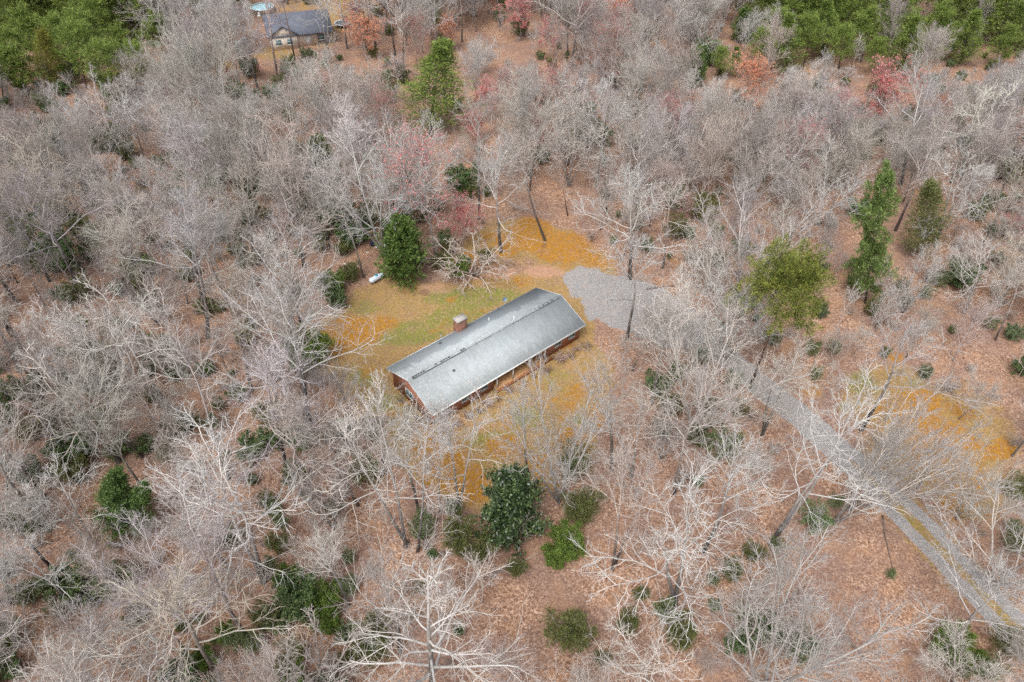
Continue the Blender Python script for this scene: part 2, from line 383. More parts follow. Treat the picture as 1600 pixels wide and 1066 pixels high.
bare('brush', 84, H=3.0, r0=.03, stems=5, spread=.4, t0=.2, L1=6, a0=50, a1=25, len1=.4, shape='round', wob=.16, L2=4, L3=3, L4=1, mat='bark_dark', twr=.008)

def evergreen(kind, seed, H, mat, barkm='bark_dark', stems=1, spread=0, r0=.15, t0=.05, L1=60, a0=80, a1=50, len1=.35, shape='cone', wob=.08,
              trop=.1, L2=7, a2=50, f2=.4, lper=12, lsize=.16, asp=.28, jit=.1, up=.5, flatq=0., L3=0, inner=.15, keep1=1.0, along=False, n1=6):
    rng = np.random.default_rng(seed)
    st = np.zeros((stems, 3)); d = np.zeros((stems, 3)); d[:, 2] = 1
    if stems > 1:
        az = np.arange(stems) * 6.283 / stems + rng.random() * 6; q = spread * rng.uniform(.4, 1.2, stems)
        d[:, 0] = np.cos(az) * q; d[:, 1] = np.sin(az) * q; st[:, :2] = d[:, :2] * .15
    l0 = polyl(st, d, H * rng.uniform(.8 if stems > 1 else 1, 1, stems), 10, .04, .1, np.full(stems, r0), np.full(stems, .02), rng)
    fs = {'cone': lambda s: len1 * (1.05 - .92 * s), 'round': lambda s: len1 * (.5 + 2.0 * s * (1 - s)), 'egg': lambda s: len1 * (.72 + .9 * s * (1 - s) - .45 * s),
          'umbrella': lambda s: len1 * (1.1 - .35 * s), 'patchy': lambda s: len1 * (1.0 - .6 * s) * (.55 + .75 * (np.sin(s * 17 + seed + rng.random(s.shape) * 1.6) > -.1))}
    l1 = sprout(l0, L1, t0, .99, a0, a1, fs[shape], .35, n1, wob, trop, rng, .014, flat=flatq, keep=keep1)
    l2 = sprout(l1, L2, .2, 1.0, a2, a2 * .7, lambda s: f2 * (1.1 - .4 * s), .5, 4, wob, trop, rng, .008, flat=flatq)
    Vt, Ft, At = wood([(l0, 7, -.2), (l1, 4, -.25)])
    last = l2; lvls = [(l2, 3, -.3)]
    if L3:
        last = sprout(l2, L3, .2, 1.0, 45, 35, lambda s: .45 + 0 * s, .6, 3, wob, trop, rng, .006); lvls.append((last, 3, -.3))
    n = last.P.shape[1]; B = len(last.P)
    t = inner + (1 - inner) * rng.random((B, lper)); x = t * (n - 1); i = np.minimum(x.astype(int), n - 2); f = (x - i)[..., None]
    bi = np.arange(B)[:, None]; C = last.P[bi, i] * (1 - f) + last.P[bi, i + 1] * f
    D = (last.P[bi, i + 1] - last.P[bi, i]).reshape(-1, 3) if along else None
    if D is not None: D = norm(D)
    C = C.reshape(-1, 3)
    v, fq, lv = leaves(C, np.full(len(C), lsize), asp, rng, up, jit, D)
    lv = np.clip(lv + np.repeat(np.repeat(rng.normal(0, .13, B), lper), 4), 0, 1)
    parts = [('trunk', np_mesh(kind + '_trunk', Vt, Ft, [M[barkm]], {'pale': At}, True)),
             ('crown', np_mesh(kind + '_crown', v, fq, [M[mat]], {'lv': lv}))]
    reg(kind, parts, max(np.percentile(C[:, 2], 99.5), .5))

evergreen('holly_shrub', 101, 2.6, 'holly', stems=6, spread=.55, r0=.04, t0=.12, L1=9, a0=60, a1=35, len1=.42, shape='egg', L2=7, f2=.42, lper=22, lsize=.135, jit=.08)
evergreen('holly_shrub', 102, 3.0, 'laurel', stems=8, spread=.65, r0=.04, t0=.15, L1=8, a0=60, a1=35, len1=.40, shape='egg', L2=6, f2=.42, lper=22, lsize=.14, jit=.10)
evergreen('laurel_shrub', 103, 3.4, 'laurel', stems=5, spread=.5, r0=.05, t0=.18, L1=10, a0=65, a1=35, len1=.45, shape='egg', L2=7, f2=.45, lper=14, lsize=.17, jit=.14, asp=.18)
evergreen('laurel_shrub', 104, 3.0, 'olive', stems=6, spread=.6, r0=.04, t0=.18, L1=9, a0=60, a1=30, len1=.42, shape='egg', L2=7, f2=.45, lper=16, lsize=.15, jit=.13, asp=.18)
evergreen('bright_shrub', 105, 2.6, 'bright', stems=8, spread=.7, r0=.04, t0=.12, L1=9, a0=60, a1=30, len1=.42, shape='egg', L2=7, f2=.42, lper=30, lsize=.15, jit=.10, asp=.16)
evergreen('wispy_shrub', 106, 3.2, 'olive', stems=9, spread=.7, r0=.035, t0=.1, L1=11, a0=45, a1=30, len1=.42, shape='egg', L2=8, f2=.45, lper=10, lsize=.26, jit=.08, asp=.07, along=True, barkm='bark')
evergreen('cedar', 111, 8, 'cedar', r0=.14, t0=.03, L1=125, a0=72, a1=40, len1=.33, shape='egg', trop=.25, L2=9, f2=.4, lper=15, lsize=.28, asp=.17, jit=.08, along=True)
evergreen('cedar', 112, 9, 'cedar', r0=.14, t0=.03, L1=120, a0=70, a1=38, len1=.27, shape='egg', trop=.3, L2=7, f2=.42, lper=10, lsize=.28, asp=.13, jit=.08, along=True)
evergreen('soft_cedar', 113, 9, 'olive', r0=.14, t0=.03, L1=110, a0=62, a1=32, len1=.31, shape='egg', trop=.3, L2=8, f2=.42, lper=11, lsize=.26, asp=.10, jit=.12, along=True)
evergreen('yellow_conifer', 114, 14, 'yellow_pine', r0=.2, t0=.08, L1=120, a0=78, a1=45, len1=.27, shape='cone', trop=.15, L2=9, f2=.4, lper=11, lsize=.38, asp=.10, jit=.14, along=True, flatq=.3)
evergreen('virginia_pine', 115, 16, 'yellow_pine', 'bark_pine', r0=.2, t0=.25, L1=58, a0=80, a1=45, len1=.27, shape='patchy', wob=.14, trop=.1, L2=8, f2=.45, L3=4, lper=11, lsize=.46, asp=.09, jit=.16, keep1=.85, along=True, flatq=.3)
evergreen('virginia_pine', 116, 18, 'yellow_pine', 'bark_pine', r0=.22, t0=.38, L1=46, a0=75, a1=40, len1=.26, shape='round', wob=.14, trop=.15, L2=8, f2=.45, L3=4, lper=12, lsize=.46, asp=.09, jit=.18, keep1=.85, along=True, flatq=.3)
evergreen('white_pine', 117, 15, 'white_pine', 'bark_dark', r0=.2, t0=.12, L1=80, a0=82, a1=48, len1=.19, shape='patchy', wob=.08, trop=.15, L2=8, f2=.42, L3=4, lper=17, lsize=.36, asp=.085, jit=.10, keep1=.85, along=True, flatq=.6)
evergreen('umbrella_pine', 118, 13, 'yellow_pine', 'bark_dark', r0=.2, t0=.85, L1=30, a0=88, a1=35, len1=.33, shape='umbrella', wob=.10, trop=.12, L2=9, f2=.38, L3=5, lper=24, lsize=.32, asp=.10, jit=.16, inner=.4, along=True)
evergreen('magnolia', 119, 8, 'magnolia', 'bark', r0=.16, t0=.04, L1=100, a0=78, a1=45, len1=.46, shape='egg', wob=.1, trop=.2, L2=9, f2=.34, lper=22, lsize=.30, asp=.24, jit=.12, up=1.0, stems=1)
evergreen('broad_evergreen', 120, 6, 'bright', 'bark', stems=3, spread=.22, r0=.1, t0=.05, L1=36, a0=65, a1=32, len1=.36, shape='cone', L2=8, f2=.42, lper=26, lsize=.17, asp=.16, jit=.12)

# ------------------------------------------------------------------ object helpers
def link(name, me, parent=None, label=None, cat=None, group=None, kind=None, loc=None, rotz=None, color=None):
    o = bpy.data.objects.new(name, me); COL.objects.link(o)
    if parent is not None: o.parent = parent
    if label: o['label'] = label
    if cat: o['category'] = cat
    if group: o['group'] = group
    if kind: o['kind'] = kind
    if loc is not None: o.location = loc
    if rotz is not None: o.rotation_euler = (0, 0, rotz)
    if color: o.color = (*color, 1)
    return o
class MB:
    """collects boxes, prisms and tubes into one mesh"""
    def __init__(s): s.V, s.F, s.n = [], {}, 0
    def add(s, V, F):
        V = np.asarray(V, float)
        for f in F: s.F.setdefault(len(f), []).append([i + s.n for i in f])
        s.V.append(V); s.n += len(V); return s
    def box(s, x0, x1, y0, y1, z0, z1):
        V = [(x, y, z) for z in (z0, z1) for x, y in ((x0, y0), (x1, y0), (x1, y1), (x0, y1))]
        return s.add(V, [(0, 3, 2, 1), (4, 5, 6, 7), (0, 1, 5, 4), (1, 2, 6, 5), (2, 3, 7, 6), (3, 0, 4, 7)])
    def prism(s, poly, axis, a, b):     # extrude a 2-D polygon along x (axis 0) or y (axis 1) or z (axis 2)
        n = len(poly)
        def P(p, t): return (t, p[0], p[1]) if axis == 0 else ((p[0], t, p[1]) if axis == 1 else (p[0], p[1], t))
        V = [P(p, a) for p in poly] + [P(p, b) for p in poly]
        return s.add(V, [tuple(range(n))[::-1], tuple(range(n, 2 * n))] + [(i, (i + 1) % n, n + (i + 1) % n, n + i) for i in range(n)])
    def tube(s, pts, r, S=10, cap=True):
        P = np.array(pts, float)[None]; R = np.array(r if hasattr(r, '__len__') else [r] * len(pts), float)[None]
        v, f = tubes(P, R, S); n = len(pts)
        F = [tuple(q) for q in f]
        if cap: F += [tuple(range(S))[::-1], tuple(range((n - 1) * S, n * S))]
        return s.add(v, F)
    def lathe(s, prof, S=20, c=(0, 0)):
        V = [(c[0] + r * math.cos(2 * math.pi * k / S), c[1] + r * math.sin(2 * math.pi * k / S), z) for r, z in prof for k in range(S)]
        F = [(i * S + k, i * S + (k + 1) % S, (i + 1) * S + (k + 1) % S, (i + 1) * S + k) for i in range(len(prof) - 1) for k in range(S)]
        F += [tuple(range(S))[::-1], tuple(range((len(prof) - 1) * S, len(prof) * S))]
        return s.add(V, F)
    def mesh(s, name, mat, smooth=False):
        return np_mesh(name, np.concatenate(s.V), [np.array(v) for v in s.F.values()], [mat], smooth=smooth)
    def build(s, name, mat, parent=None, smooth=False, **k):
        return link(name, s.mesh(name, mat, smooth), parent, **k)

# ------------------------------------------------------------------ ground
LAWN = [(478, 520), (500, 492), (535, 476), (575, 462), (610, 452), (655, 440), (700, 412), (770, 352), (812, 338), (862, 338), (905, 358), (962, 398), (950, 422),
        (900, 430), (930, 470), (938, 520), (958, 560), (955, 640), (915, 705), (868, 752), (800, 800), (735, 806), (690, 782), (640, 715), (590, 665), (548, 620), (528, 570), (490, 548)]
PARK = [(872, 432), (905, 420), (960, 428), (1010, 436), (1060, 470), (1095, 505), (1075, 540), (1020, 528), (965, 512), (915, 505), (900, 480)]
DRIVE = [(1010, 478), (1060, 508), (1110, 540), (1160, 578), (1210, 618), (1258, 658), (1305, 698), (1352, 741), (1402, 788), (1450, 838), (1500, 890), (1550, 945), (1605, 1000), (1680, 1080), (1760, 1170)]
def blob(u, v, L):
    r = np.zeros(u.shape)
    for cu, cv, ru, rv, s in L:
        r = np.maximum(r, s * (1 - sstep(.35, 1.15, np.hypot((u - cu) / ru, (v - cv) / rv))))
    return r
def masks(x, y):
    p = proj(np.stack([x, y, np.zeros_like(x)], -1)); u, v = p[..., 0], p[..., 1]
    ok = depth(np.stack([x, y, np.zeros_like(x)], -1)) > 5
    lawn = sstep(-22, 20, poly_sd(u, v, LAWN) + (fbm(x, y, 7, 1) - .5) * 80)
    worn = blob(u, v, [(760, 425, 75, 16, .9), (850, 425, 50, 14, .8), (890, 560, 40, 50, .35), (680, 452, 45, 14, .6), (930, 600, 40, 60, .4)])
    lawn = lawn * (1 - .75 * blob(u, v, [(710, 425, 60, 26, 1), (800, 415, 80, 20, .7), (870, 440, 60, 16, .5), (890, 780, 60, 50, .8)]))
    lawn = np.maximum(lawn, blob(u, v, [(1470, 690, 160, 115, .85), (1385, 620, 100, 70, .8), (1530, 770, 80, 66, .7), (1265, 600, 40, 35, .4), (430, 84, 50, 16, .7), (505, 60, 30, 20, .7), (535, 20, 55, 45, .7), (470, 5, 80, 20, .6), (350, 105, 30, 14, .6)]))
    moss = blob(u, v, [(548, 520, 62, 36, 1), (520, 545, 36, 20, .9), (600, 505, 36, 20, .6), (828, 366, 54, 34, 1), (880, 385, 70, 34, .85), (790, 385, 34, 28, .8), (935, 405, 34, 22, .7), (735, 410, 60, 26, .65),
                       (690, 722, 52, 52, 1.1), (742, 758, 36, 42, .95), (660, 690, 30, 30, .8), (790, 700, 50, 30, .7), (900, 690, 42, 40, .85), (935, 650, 24, 28, .8), (850, 730, 50, 30, .7), (900, 610, 30, 25, .5), (575, 650, 25, 30, .45),
                       (1400, 558, 20, 14, .7), (1430, 640, 60, 42, .95), (1480, 700, 80, 60, .95), (1500, 760, 60, 50, 1), (1380, 640, 35, 20, .6), (1560, 700, 40, 30, .6), (1270, 612, 26, 18, .5), (1500, 640, 50, 30, .5), (960, 540, 24, 18, .4), (1055, 410, 18, 14, .5), (1240, 565, 20, 20, .4), (1500, 815, 30, 25, .45)])
    moss = np.maximum(moss * (.35 + 1.0 * fbm(x, y, 3.0, 4)) * 1.2, lawn * sstep(.52, .72, fbm(x, y, 4.5, 14)) * .62)
    green = blob(u, v, [(630, 655, 32, 60, .9), (560, 590, 40, 30, .65), (590, 632, 40, 30, .7), (770, 690, 70, 22, .75), (740, 465, 130, 22, .85), (630, 520, 90, 30, .8), (715, 495, 80, 26, .8), (570, 480, 50, 18, .6), (820, 655, 50, 30, .6), (905, 655, 16, 14, .9), (875, 600, 50, 35, .5),
                        (1350, 600, 40, 30, .7), (1320, 640, 25, 20, .5), (1450, 600, 50, 30, .5), (1520, 720, 60, 30, .4), (440, 25, 60, 14, .5), (1460, 838, 30, 60, .15)]) * (.4 + 1.05 * fbm(x, y, 1.8, 6))
    park = sstep(-15, 13, poly_sd(u, v, PARK) + (fbm(x, y, 4, 9) - .5) * 44)
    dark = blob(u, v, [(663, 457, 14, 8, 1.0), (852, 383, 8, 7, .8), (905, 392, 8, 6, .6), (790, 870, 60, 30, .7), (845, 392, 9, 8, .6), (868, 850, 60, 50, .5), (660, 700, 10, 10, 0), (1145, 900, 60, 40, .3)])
    foot = np.abs(((x * math.sin(.7177) - y * math.cos(.7177)) - 0) ) # distance across the house axis
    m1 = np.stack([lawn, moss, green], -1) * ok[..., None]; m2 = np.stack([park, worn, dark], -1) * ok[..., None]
    return np.clip(m1, 0, 1), np.clip(m2, 0, 1)
gx = np.concatenate([[-4000, -1200, -400, -220], np.arange(-150, 150.1, .5), [220, 400, 1200, 4000]])
gy = np.concatenate([[-3000, -800, -250, -100], np.arange(-46, 150.1, .5), [220, 500, 1500, 6000]])
X, Y = np.meshgrid(gx, gy); nx, ny = len(gx), len(gy)
m1, m2 = masks(X, Y)
Vg = np.stack([X, Y, np.zeros_like(X)], -1).reshape(-1, 3)
ii = np.arange((ny) * nx).reshape(ny, nx)
Fg = np.stack([ii[:-1, :-1], ii[:-1, 1:], ii[1:, 1:], ii[1:, :-1]], -1).reshape(-1, 4)
cx_ = (X[:-1, :-1] + X[1:, 1:]) / 2; cy_ = (Y[:-1, :-1] + Y[1:, 1:]) / 2
PJ = proj(np.stack([cx_, cy_, 0 * cx_], -1)); U_, V_ = PJ[..., 0], PJ[..., 1]
sel = np.zeros(cx_.shape, int)
inyard = poly_sd(U_, V_, LAWN) > -6
sel[inyard] = 1; sel[poly_sd(U_, V_, PARK) > 0] = 2
sel[(blob(U_, V_, [(1470, 690, 130, 95, 1), (1385, 620, 80, 50, 1), (1530, 770, 60, 50, 1)]) > .5) & (sel == 0)] = 3
sel[~((np.abs(cx_) < 150) & (cy_ < 150) & (cy_ > -46))] = 0
sel = sel.ravel(); m1f, m2f = m1.reshape(-1, 3), m2.reshape(-1, 3)
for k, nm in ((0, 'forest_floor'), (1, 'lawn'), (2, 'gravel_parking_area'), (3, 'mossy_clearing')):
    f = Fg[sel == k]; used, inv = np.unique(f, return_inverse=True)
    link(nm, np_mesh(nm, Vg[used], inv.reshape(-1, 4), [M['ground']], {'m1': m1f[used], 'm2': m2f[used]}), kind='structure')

# driveway ribbon: two gravel wheel tracks with a mossy strip between them
dp = np.array([at(u, v)[:2] for u, v in DRIVE])
seg = np.concatenate([[0], np.cumsum(np.linalg.norm(np.diff(dp, axis=0), axis=1))])
ss = np.arange(0, seg[-1], .4)
def cr(i):      # smooth by averaging interpolated points
    return np.stack([np.interp(i, seg, dp[:, 0]), np.interp(i, seg, dp[:, 1])], -1)
cen = sum(cr(np.clip(ss + o, 0, seg[-1])) for o in (-4, -2, 0, 2, 4)) / 5
tan = norm(np.gradient(cen, axis=0)); nrm = np.stack([-tan[:, 1], tan[:, 0]], -1)
wd = np.linspace(-3.0, 3.0, 31)
Vd = cen[:, None] + nrm[:, None] * wd[None, :, None]
n_s, n_w = len(ss), len(wd)
aw = np.abs(wd)[None] + (fbm(Vd[..., 0], Vd[..., 1], 2.5, 2) - .5) * .5
shape_in = sstep(2.25, 1.45, aw)
wide = 1 - sstep(6, 26, ss)[:, None]                       # near the house the gravel is unbroken
far_ = sstep(24, 40, ss)[:, None]
strip = sstep(.70, .30, aw) * far_
gm = shape_in * (1 - strip)
dm1, dm2 = masks(Vd[..., 0], Vd[..., 1])
dm1[..., 1] = np.maximum(dm1[..., 1] * (1 - shape_in), strip * .24); dm1[..., 0] = np.maximum(dm1[..., 0] * (1 - shape_in), strip * .9)
dm1[..., 2] = np.maximum(dm1[..., 2] * (1 - shape_in), strip * .45)
verge = sstep(2.9, 2.3, aw) * (1 - shape_in) * .5 * far_; dm1[..., 0] = np.maximum(dm1[..., 0], verge); dm1[..., 2] = np.maximum(dm1[..., 2], verge * .7)
dm2[..., 0] = np.maximum(dm2[..., 0], gm)
zz = np.broadcast_to(.012 + .03 * np.clip(strip, 0, 1), Vd.shape[:2])
Vd3 = np.concatenate([Vd, zz[..., None]], -1).reshape(-1, 3)
di = np.arange(n_s * n_w).reshape(n_s, n_w)
Fd = np.stack([di[:-1, :-1], di[1:, :-1], di[1:, 1:], di[:-1, 1:]], -1).reshape(-1, 4)[:, ::-1]
link('driveway', np_mesh('driveway', Vd3, Fd, [M['ground']], {'m1': dm1.reshape(-1, 3), 'm2': dm2.reshape(-1, 3)}), kind='structure')

# ------------------------------------------------------------------ the ranch house
HY, HL, HW, EAVE, RISE = 0.7177, 23.66, 9.30, 2.70, 1.766
HM = Matrix.Rotation(HY, 4, 'Z'); HI = HM.inverted()
def hl(u, v, z): return HI @ at(u, v, z)

def brick_material(name, c1, c2, mortar, swap=False):
    m = NB(name, .9, .15); v = m.coord()
    sx = m.n('ShaderNodeSeparateXYZ'); m.l(v, sx.inputs[0])
    cb = m.n('ShaderNodeCombineXYZ'); m.l(m.math('ADD', sx.outputs[0], sx.outputs[1]), cb.inputs[0]); m.l(sx.outputs[2], cb.inputs[1])
    b = m.n('ShaderNodeTexBrick'); m.l(cb.outputs[0], b.inputs['Vector'])
    b.inputs['Scale'].default_value = 1; b.inputs['Brick Width'].default_value = .215; b.inputs['Row Height'].default_value = .075; b.inputs['Mortar Size'].default_value = .010
    b.inputs['Color1'].default_value = (*c1, 1); b.inputs['Color2'].default_value = (*c2, 1); b.inputs['Mortar'].default_value = (*mortar, 1); b.inputs['Bias'].default_value = -.1
    n = m.noise(v, 1.4, 4, .7)
    c = m.mix(m.math('MULTIPLY', m.ramp(n, [(.4, (0, 0, 0)), (.7, (1, 1, 1))]), .45), b.outputs['Color'], (.38, .20, .15))
    m.col(c); m.bump(b.outputs['Fac'], -.01, .6); return m.m
def roof_material():
    m = NB('weathered_grey_shingles', .92, .12); v = m.coord()
    sx = m.n('ShaderNodeSeparateXYZ'); m.l(v, sx.inputs[0])
    b = m.n('ShaderNodeTexBrick'); cb = m.n('ShaderNodeCombineXYZ'); m.l(sx.outputs[0], cb.inputs[0]); m.l(sx.outputs[1], cb.inputs[1]); m.l(cb.outputs[0], b.inputs['Vector'])
    b.inputs['Scale'].default_value = 1; b.inputs['Brick Width'].default_value = .31; b.inputs['Row Height'].default_value = .14; b.inputs['Mortar Size'].default_value = .006
    b.inputs['Color1'].default_value = (.325, .352, .362, 1); b.inputs['Color2'].default_value = (.385, .415, .425, 1); b.inputs['Mortar'].default_value = (.27, .295, .30, 1)
    c = b.outputs['Color']
    # worn pale granules, washed down the slope in streaks
    st = m.noise(m.mapping(v, (2.4, .45, .45)), 1.0, 5, .65)
    c = m.mix(m.math('MULTIPLY', m.ramp(st, [(.38, (0, 0, 0)), (.62, (1, 1, 1))]), .35), c, (.46, .50, .51))
    # algae: the back slope towards its eave, and tongues on the front slope near the gutter
    n2 = m.noise(m.mapping(v, (.55, .35, .35)), 1.0, 5, .7)
    d1 = m.math('ADD', m.math('MULTIPLY', m.math('SUBTRACT', sx.outputs[1], 1.9), .55), m.math('MULTIPLY', m.math('SUBTRACT', n2, .5), 2.4))
    k1 = m.ramp(d1, [(.05, (0, 0, 0)), (.35, (1, 1, 1))])
    n3 = m.noise(m.mapping(v, (1.5, .22, .22)), 1.0, 4, .7)
    d2 = m.math('ADD', m.math('MULTIPLY', m.math('SUBTRACT', m.math('MULTIPLY', sx.outputs[1], -1), 3.3), .45), m.math('MULTIPLY', m.math('SUBTRACT', n3, .5), 2.2))
    k2 = m.ramp(d2, [(.05, (0, 0, 0)), (.5, (1, 1, 1))])
    n4 = m.noise(v, .27, 3, .6)
    c = m.mix(m.math('MULTIPLY', k1, .72), c, (.205, .232, .255)); c = m.mix(m.math('MULTIPLY', k2, .38), c, (.20, .22, .225))
    c = m.mix(m.math('MULTIPLY', m.ramp(n4, [(.55, (0, 0, 0)), (.68, (1, 1, 1))]), .25), c, (.20, .215, .22))
    c = m.mix(m.math('MULTIPLY', m.ramp(m.noise(v, 1.2, 6, .75), [(.42, (1, 1, 1)), (.58, (0, 0, 0))]), .22), c, (.26, .275, .255))
    m.col(c); m.bump(b.outputs['Fac'], -.006, .3); return m.m
M['brick'] = brick_material('red_brick', (.38, .125, .075), (.50, .20, .125), (.36, .25, .19))
M['chimney'] = brick_material('chimney_brick', (.14, .052, .036), (.22, .082, .055), (.24, .16, .13))
M['roof'] = roof_material()
M['white_trim'] = flat('white_painted_trim', (.68, .69, .68), .6, .08, 2)
M['deck'] = flat('tan_deck_boards', (.47, .265, .12), .8, .12, 2.5)
M['deck_edge'] = flat('brown_deck_edge', (.30, .115, .05), .8, .12, 2.5)
M['concrete'] = flat('grey_concrete', (.42, .39, .36), .9, .15, 3)
M['metal'] = flat('galvanised_metal', (.50, .52, .54), .4, .1, 4, .6)
M['dark'] = flat('dark_rubber', (.05, .05, .052), .7, .1, 4)
M['ridge'] = flat('ridge_shingle_grey', (.36, .385, .395), .9, .18, 1.2)
M['slot'] = flat('ridge_shingle_dark', (.10, .105, .11), .9, .15, 1.2)
M['flash'] = flat('bright_flashing', (.70, .72, .73), .5, .12, 1.5)
gm_ = NB('window_glass', .08, .5); gm_.col((.10, .17, .18)); M['glass'] = gm_.m
M['tank'] = flat('pale_blue_white_paint', (.60, .68, .76), .4, .08, 2)
M['teal'] = flat('teal_plastic', (.02, .26, .33), .5, .1, 4)
M['navy'] = flat('dark_blue_plastic', (.02, .03, .075), .5, .1, 4)
M['deadwood'] = bark_material('weathered_dead_wood', (.10, .075, .06), (.20, .155, .13), (.38, .32, .28))

house = link('brick_ranch_house', None, label='long low red brick ranch house with weathered pale grey gabled roof in the clearing', cat='house', rotz=HY)
hx, hy = HL / 2 - .35, HW / 2 - .6
RX0, RX1 = -2.6, 5.3       # recessed porch
T = .22
# walls
w = MB(); w.box(-hx, RX0, -hy, -hy + T, 0, EAVE); w.build('front_wall', M['brick'], house)
w = MB(); w.box(RX1, hx, -hy, -hy + T, 0, EAVE); w.build('front_wall', M['brick'], house)
w = MB(); w.box(RX0 + .005, RX1 - .005, -hy + 2.1, -hy + 2.1 + T, .45, EAVE); w.build('porch_wall', M['brick'], house)
w = MB(); w.box(RX0 - T, RX0 - .002, -hy + T + .003, -hy + 2.1 + T, 0, EAVE); w.build('porch_side_wall', M['brick'], house)
w = MB(); w.box(RX1 + .002, RX1 + T, -hy + T + .003, -hy + 2.1 + T, 0, EAVE); w.build('porch_side_wall', M['brick'], house)
w = MB(); w.box(-hx, hx, hy - T, hy, 0, EAVE); w.build('back_wall', M['brick'], house)
for sx_ in (-1, 1):
    w = MB(); a, b = (sx_ * hx, sx_ * (hx - T)); a, b = min(a, b), max(a, b)
    k = RISE / (HW / 2) ; yy = hy - T - .003
    w.prism([(-yy, 0), (yy, 0), (yy, EAVE), (yy, EAVE + k * (HW / 2 - yy) - .10), (0, EAVE + RISE - .12), (-yy, EAVE + k * (HW / 2 - yy) - .10), (-yy, EAVE)], 0, a, b)
    w.build('gable_wall', M['brick'], house)
# roof: two slabs, ridge vent, fascia, pipes
roof = link('roof', None, house)
for s in (-1, 1):
    w = MB(); th = .14
    w.prism([(s * HW / 2, EAVE), (s * .0, EAVE + RISE), (s * .0, EAVE + RISE - th), (s * HW / 2, EAVE - th)], 0, -HL / 2, HL / 2)
    w.build('roof_slope', M['roof'], roof)
w = MB(); k = RISE / (HW / 2)
w.prism([(-.17, EAVE + RISE - .17 * k + .005), (-.17, EAVE + RISE + .01), (0, EAVE + RISE + .075), (.17, EAVE + RISE + .01), (.17, EAVE + RISE - .17 * k + .005)], 0, -HL / 2 + .5, HL / 2 - .5)
w.build('ridge_cap', M['ridge'], roof)
# the vent's slots: worn, some caps missing at the ends so the dark felt shows
rr = random.Random(4)
x = -HL / 2 + .6
while x < HL / 2 - .6:
    f = abs(x + 8.5) < 4.6 or abs(x - 9) < 1.3
    if f or rr.random() < .5:
        wl = .33 if f else .14
        w = MB(); w.box(x, x + wl, -.25, -.175, EAVE + RISE - .14, EAVE + RISE - .02); w.build('vent_slot', M['slot'], roof)
        if f and rr.random() < .4:
            w = MB(); w.box(x, x + wl * .8, -.12, .05, EAVE + RISE + .03, EAVE + RISE + .085); w.build('worn_cap', M['slot'], roof)
    x += .36
w = MB(); w.box(-3.8, 9.2, .18, .26, EAVE + RISE - .09, EAVE + RISE - .03); w.build('ridge_flashing', M['flash'], roof)
w = MB(); w.box(-HL / 2, HL / 2, -HW / 2 - .13, -HW / 2 - .005, EAVE - .16, EAVE - .01)
w.build('gutter', M['white_trim'], roof)
w = MB(); w.box(-HL / 2, HL / 2, HW / 2 + .005, HW / 2 + .11, EAVE - .16, EAVE - .02); w.build('gutter', M['metal'], roof)
for sx_ in (-1, 1):
    w = MB(); a, b = sorted((sx_ * (HL / 2 + .003), sx_ * (HL / 2 + .04)))
    for s in (-1, 1):
        w.prism([(s * HW / 2, EAVE + .01), (0, EAVE + RISE + .01), (0, EAVE + RISE - .17), (s * HW / 2, EAVE - .17)], 0, a, b)
    w.build('rake_board', M['white_trim'], roof)
w = MB(); w.box(-HL / 2 + .01, HL / 2 - .01, -HW / 2 + .002, -hy - .002, EAVE - .19, EAVE - .165); w.box(-HL / 2 + .01, HL / 2 - .01, hy + .002, HW / 2 - .002, EAVE - .19, EAVE - .165)
w.build('soffit', M['white_trim'], roof)
for (u, v, r, h, mt, nm) in ((764, 500, .07, .35, 'flash', 'vent_pipe'), (803, 497, .07, .30, 'flash', 'vent_pipe'), (711, 547, .07, .32, 'flash', 'vent_pipe'), (688, 537, .09, .35, 'slot', 'vent_pipe'),
                             (779, 484, .10, .30, 'slot', 'vent_pipe'), (778, 556, .05, .12, 'flash', 'vent_pipe'), (709, 579, .10, .10, 'slot', 'vent_cap')):
    z = EAVE + .9
    for _ in range(12):
        p = hl(u, v, z); z = EAVE + RISE - abs(p.y) * k
    w = MB(); w.tube([(p.x, p.y, z - .05), (p.x, p.y, z + h)], r, 10); w.tube([(p.x, p.y, z + .0), (p.x, p.y, z + .06)], [r * 2.0, r * 1.3], 10)
    w.build(nm, M[mt], roof)
# chimney on the back wall
p = hl(719, 514, EAVE); cxh = p.x
ch = link('chimney', None, house)
w = MB(); w.box(cxh - .72, cxh + .72, hy + .003, hy + .95, 0, EAVE + 1.75); w.build('chimney_stack', M['chimney'], ch)
w = MB(); w.box(cxh - .80, cxh + .80, hy - .05, hy + 1.03, EAVE + 1.75, EAVE + 1.90); w.build('chimney_cap', M['concrete'], ch)
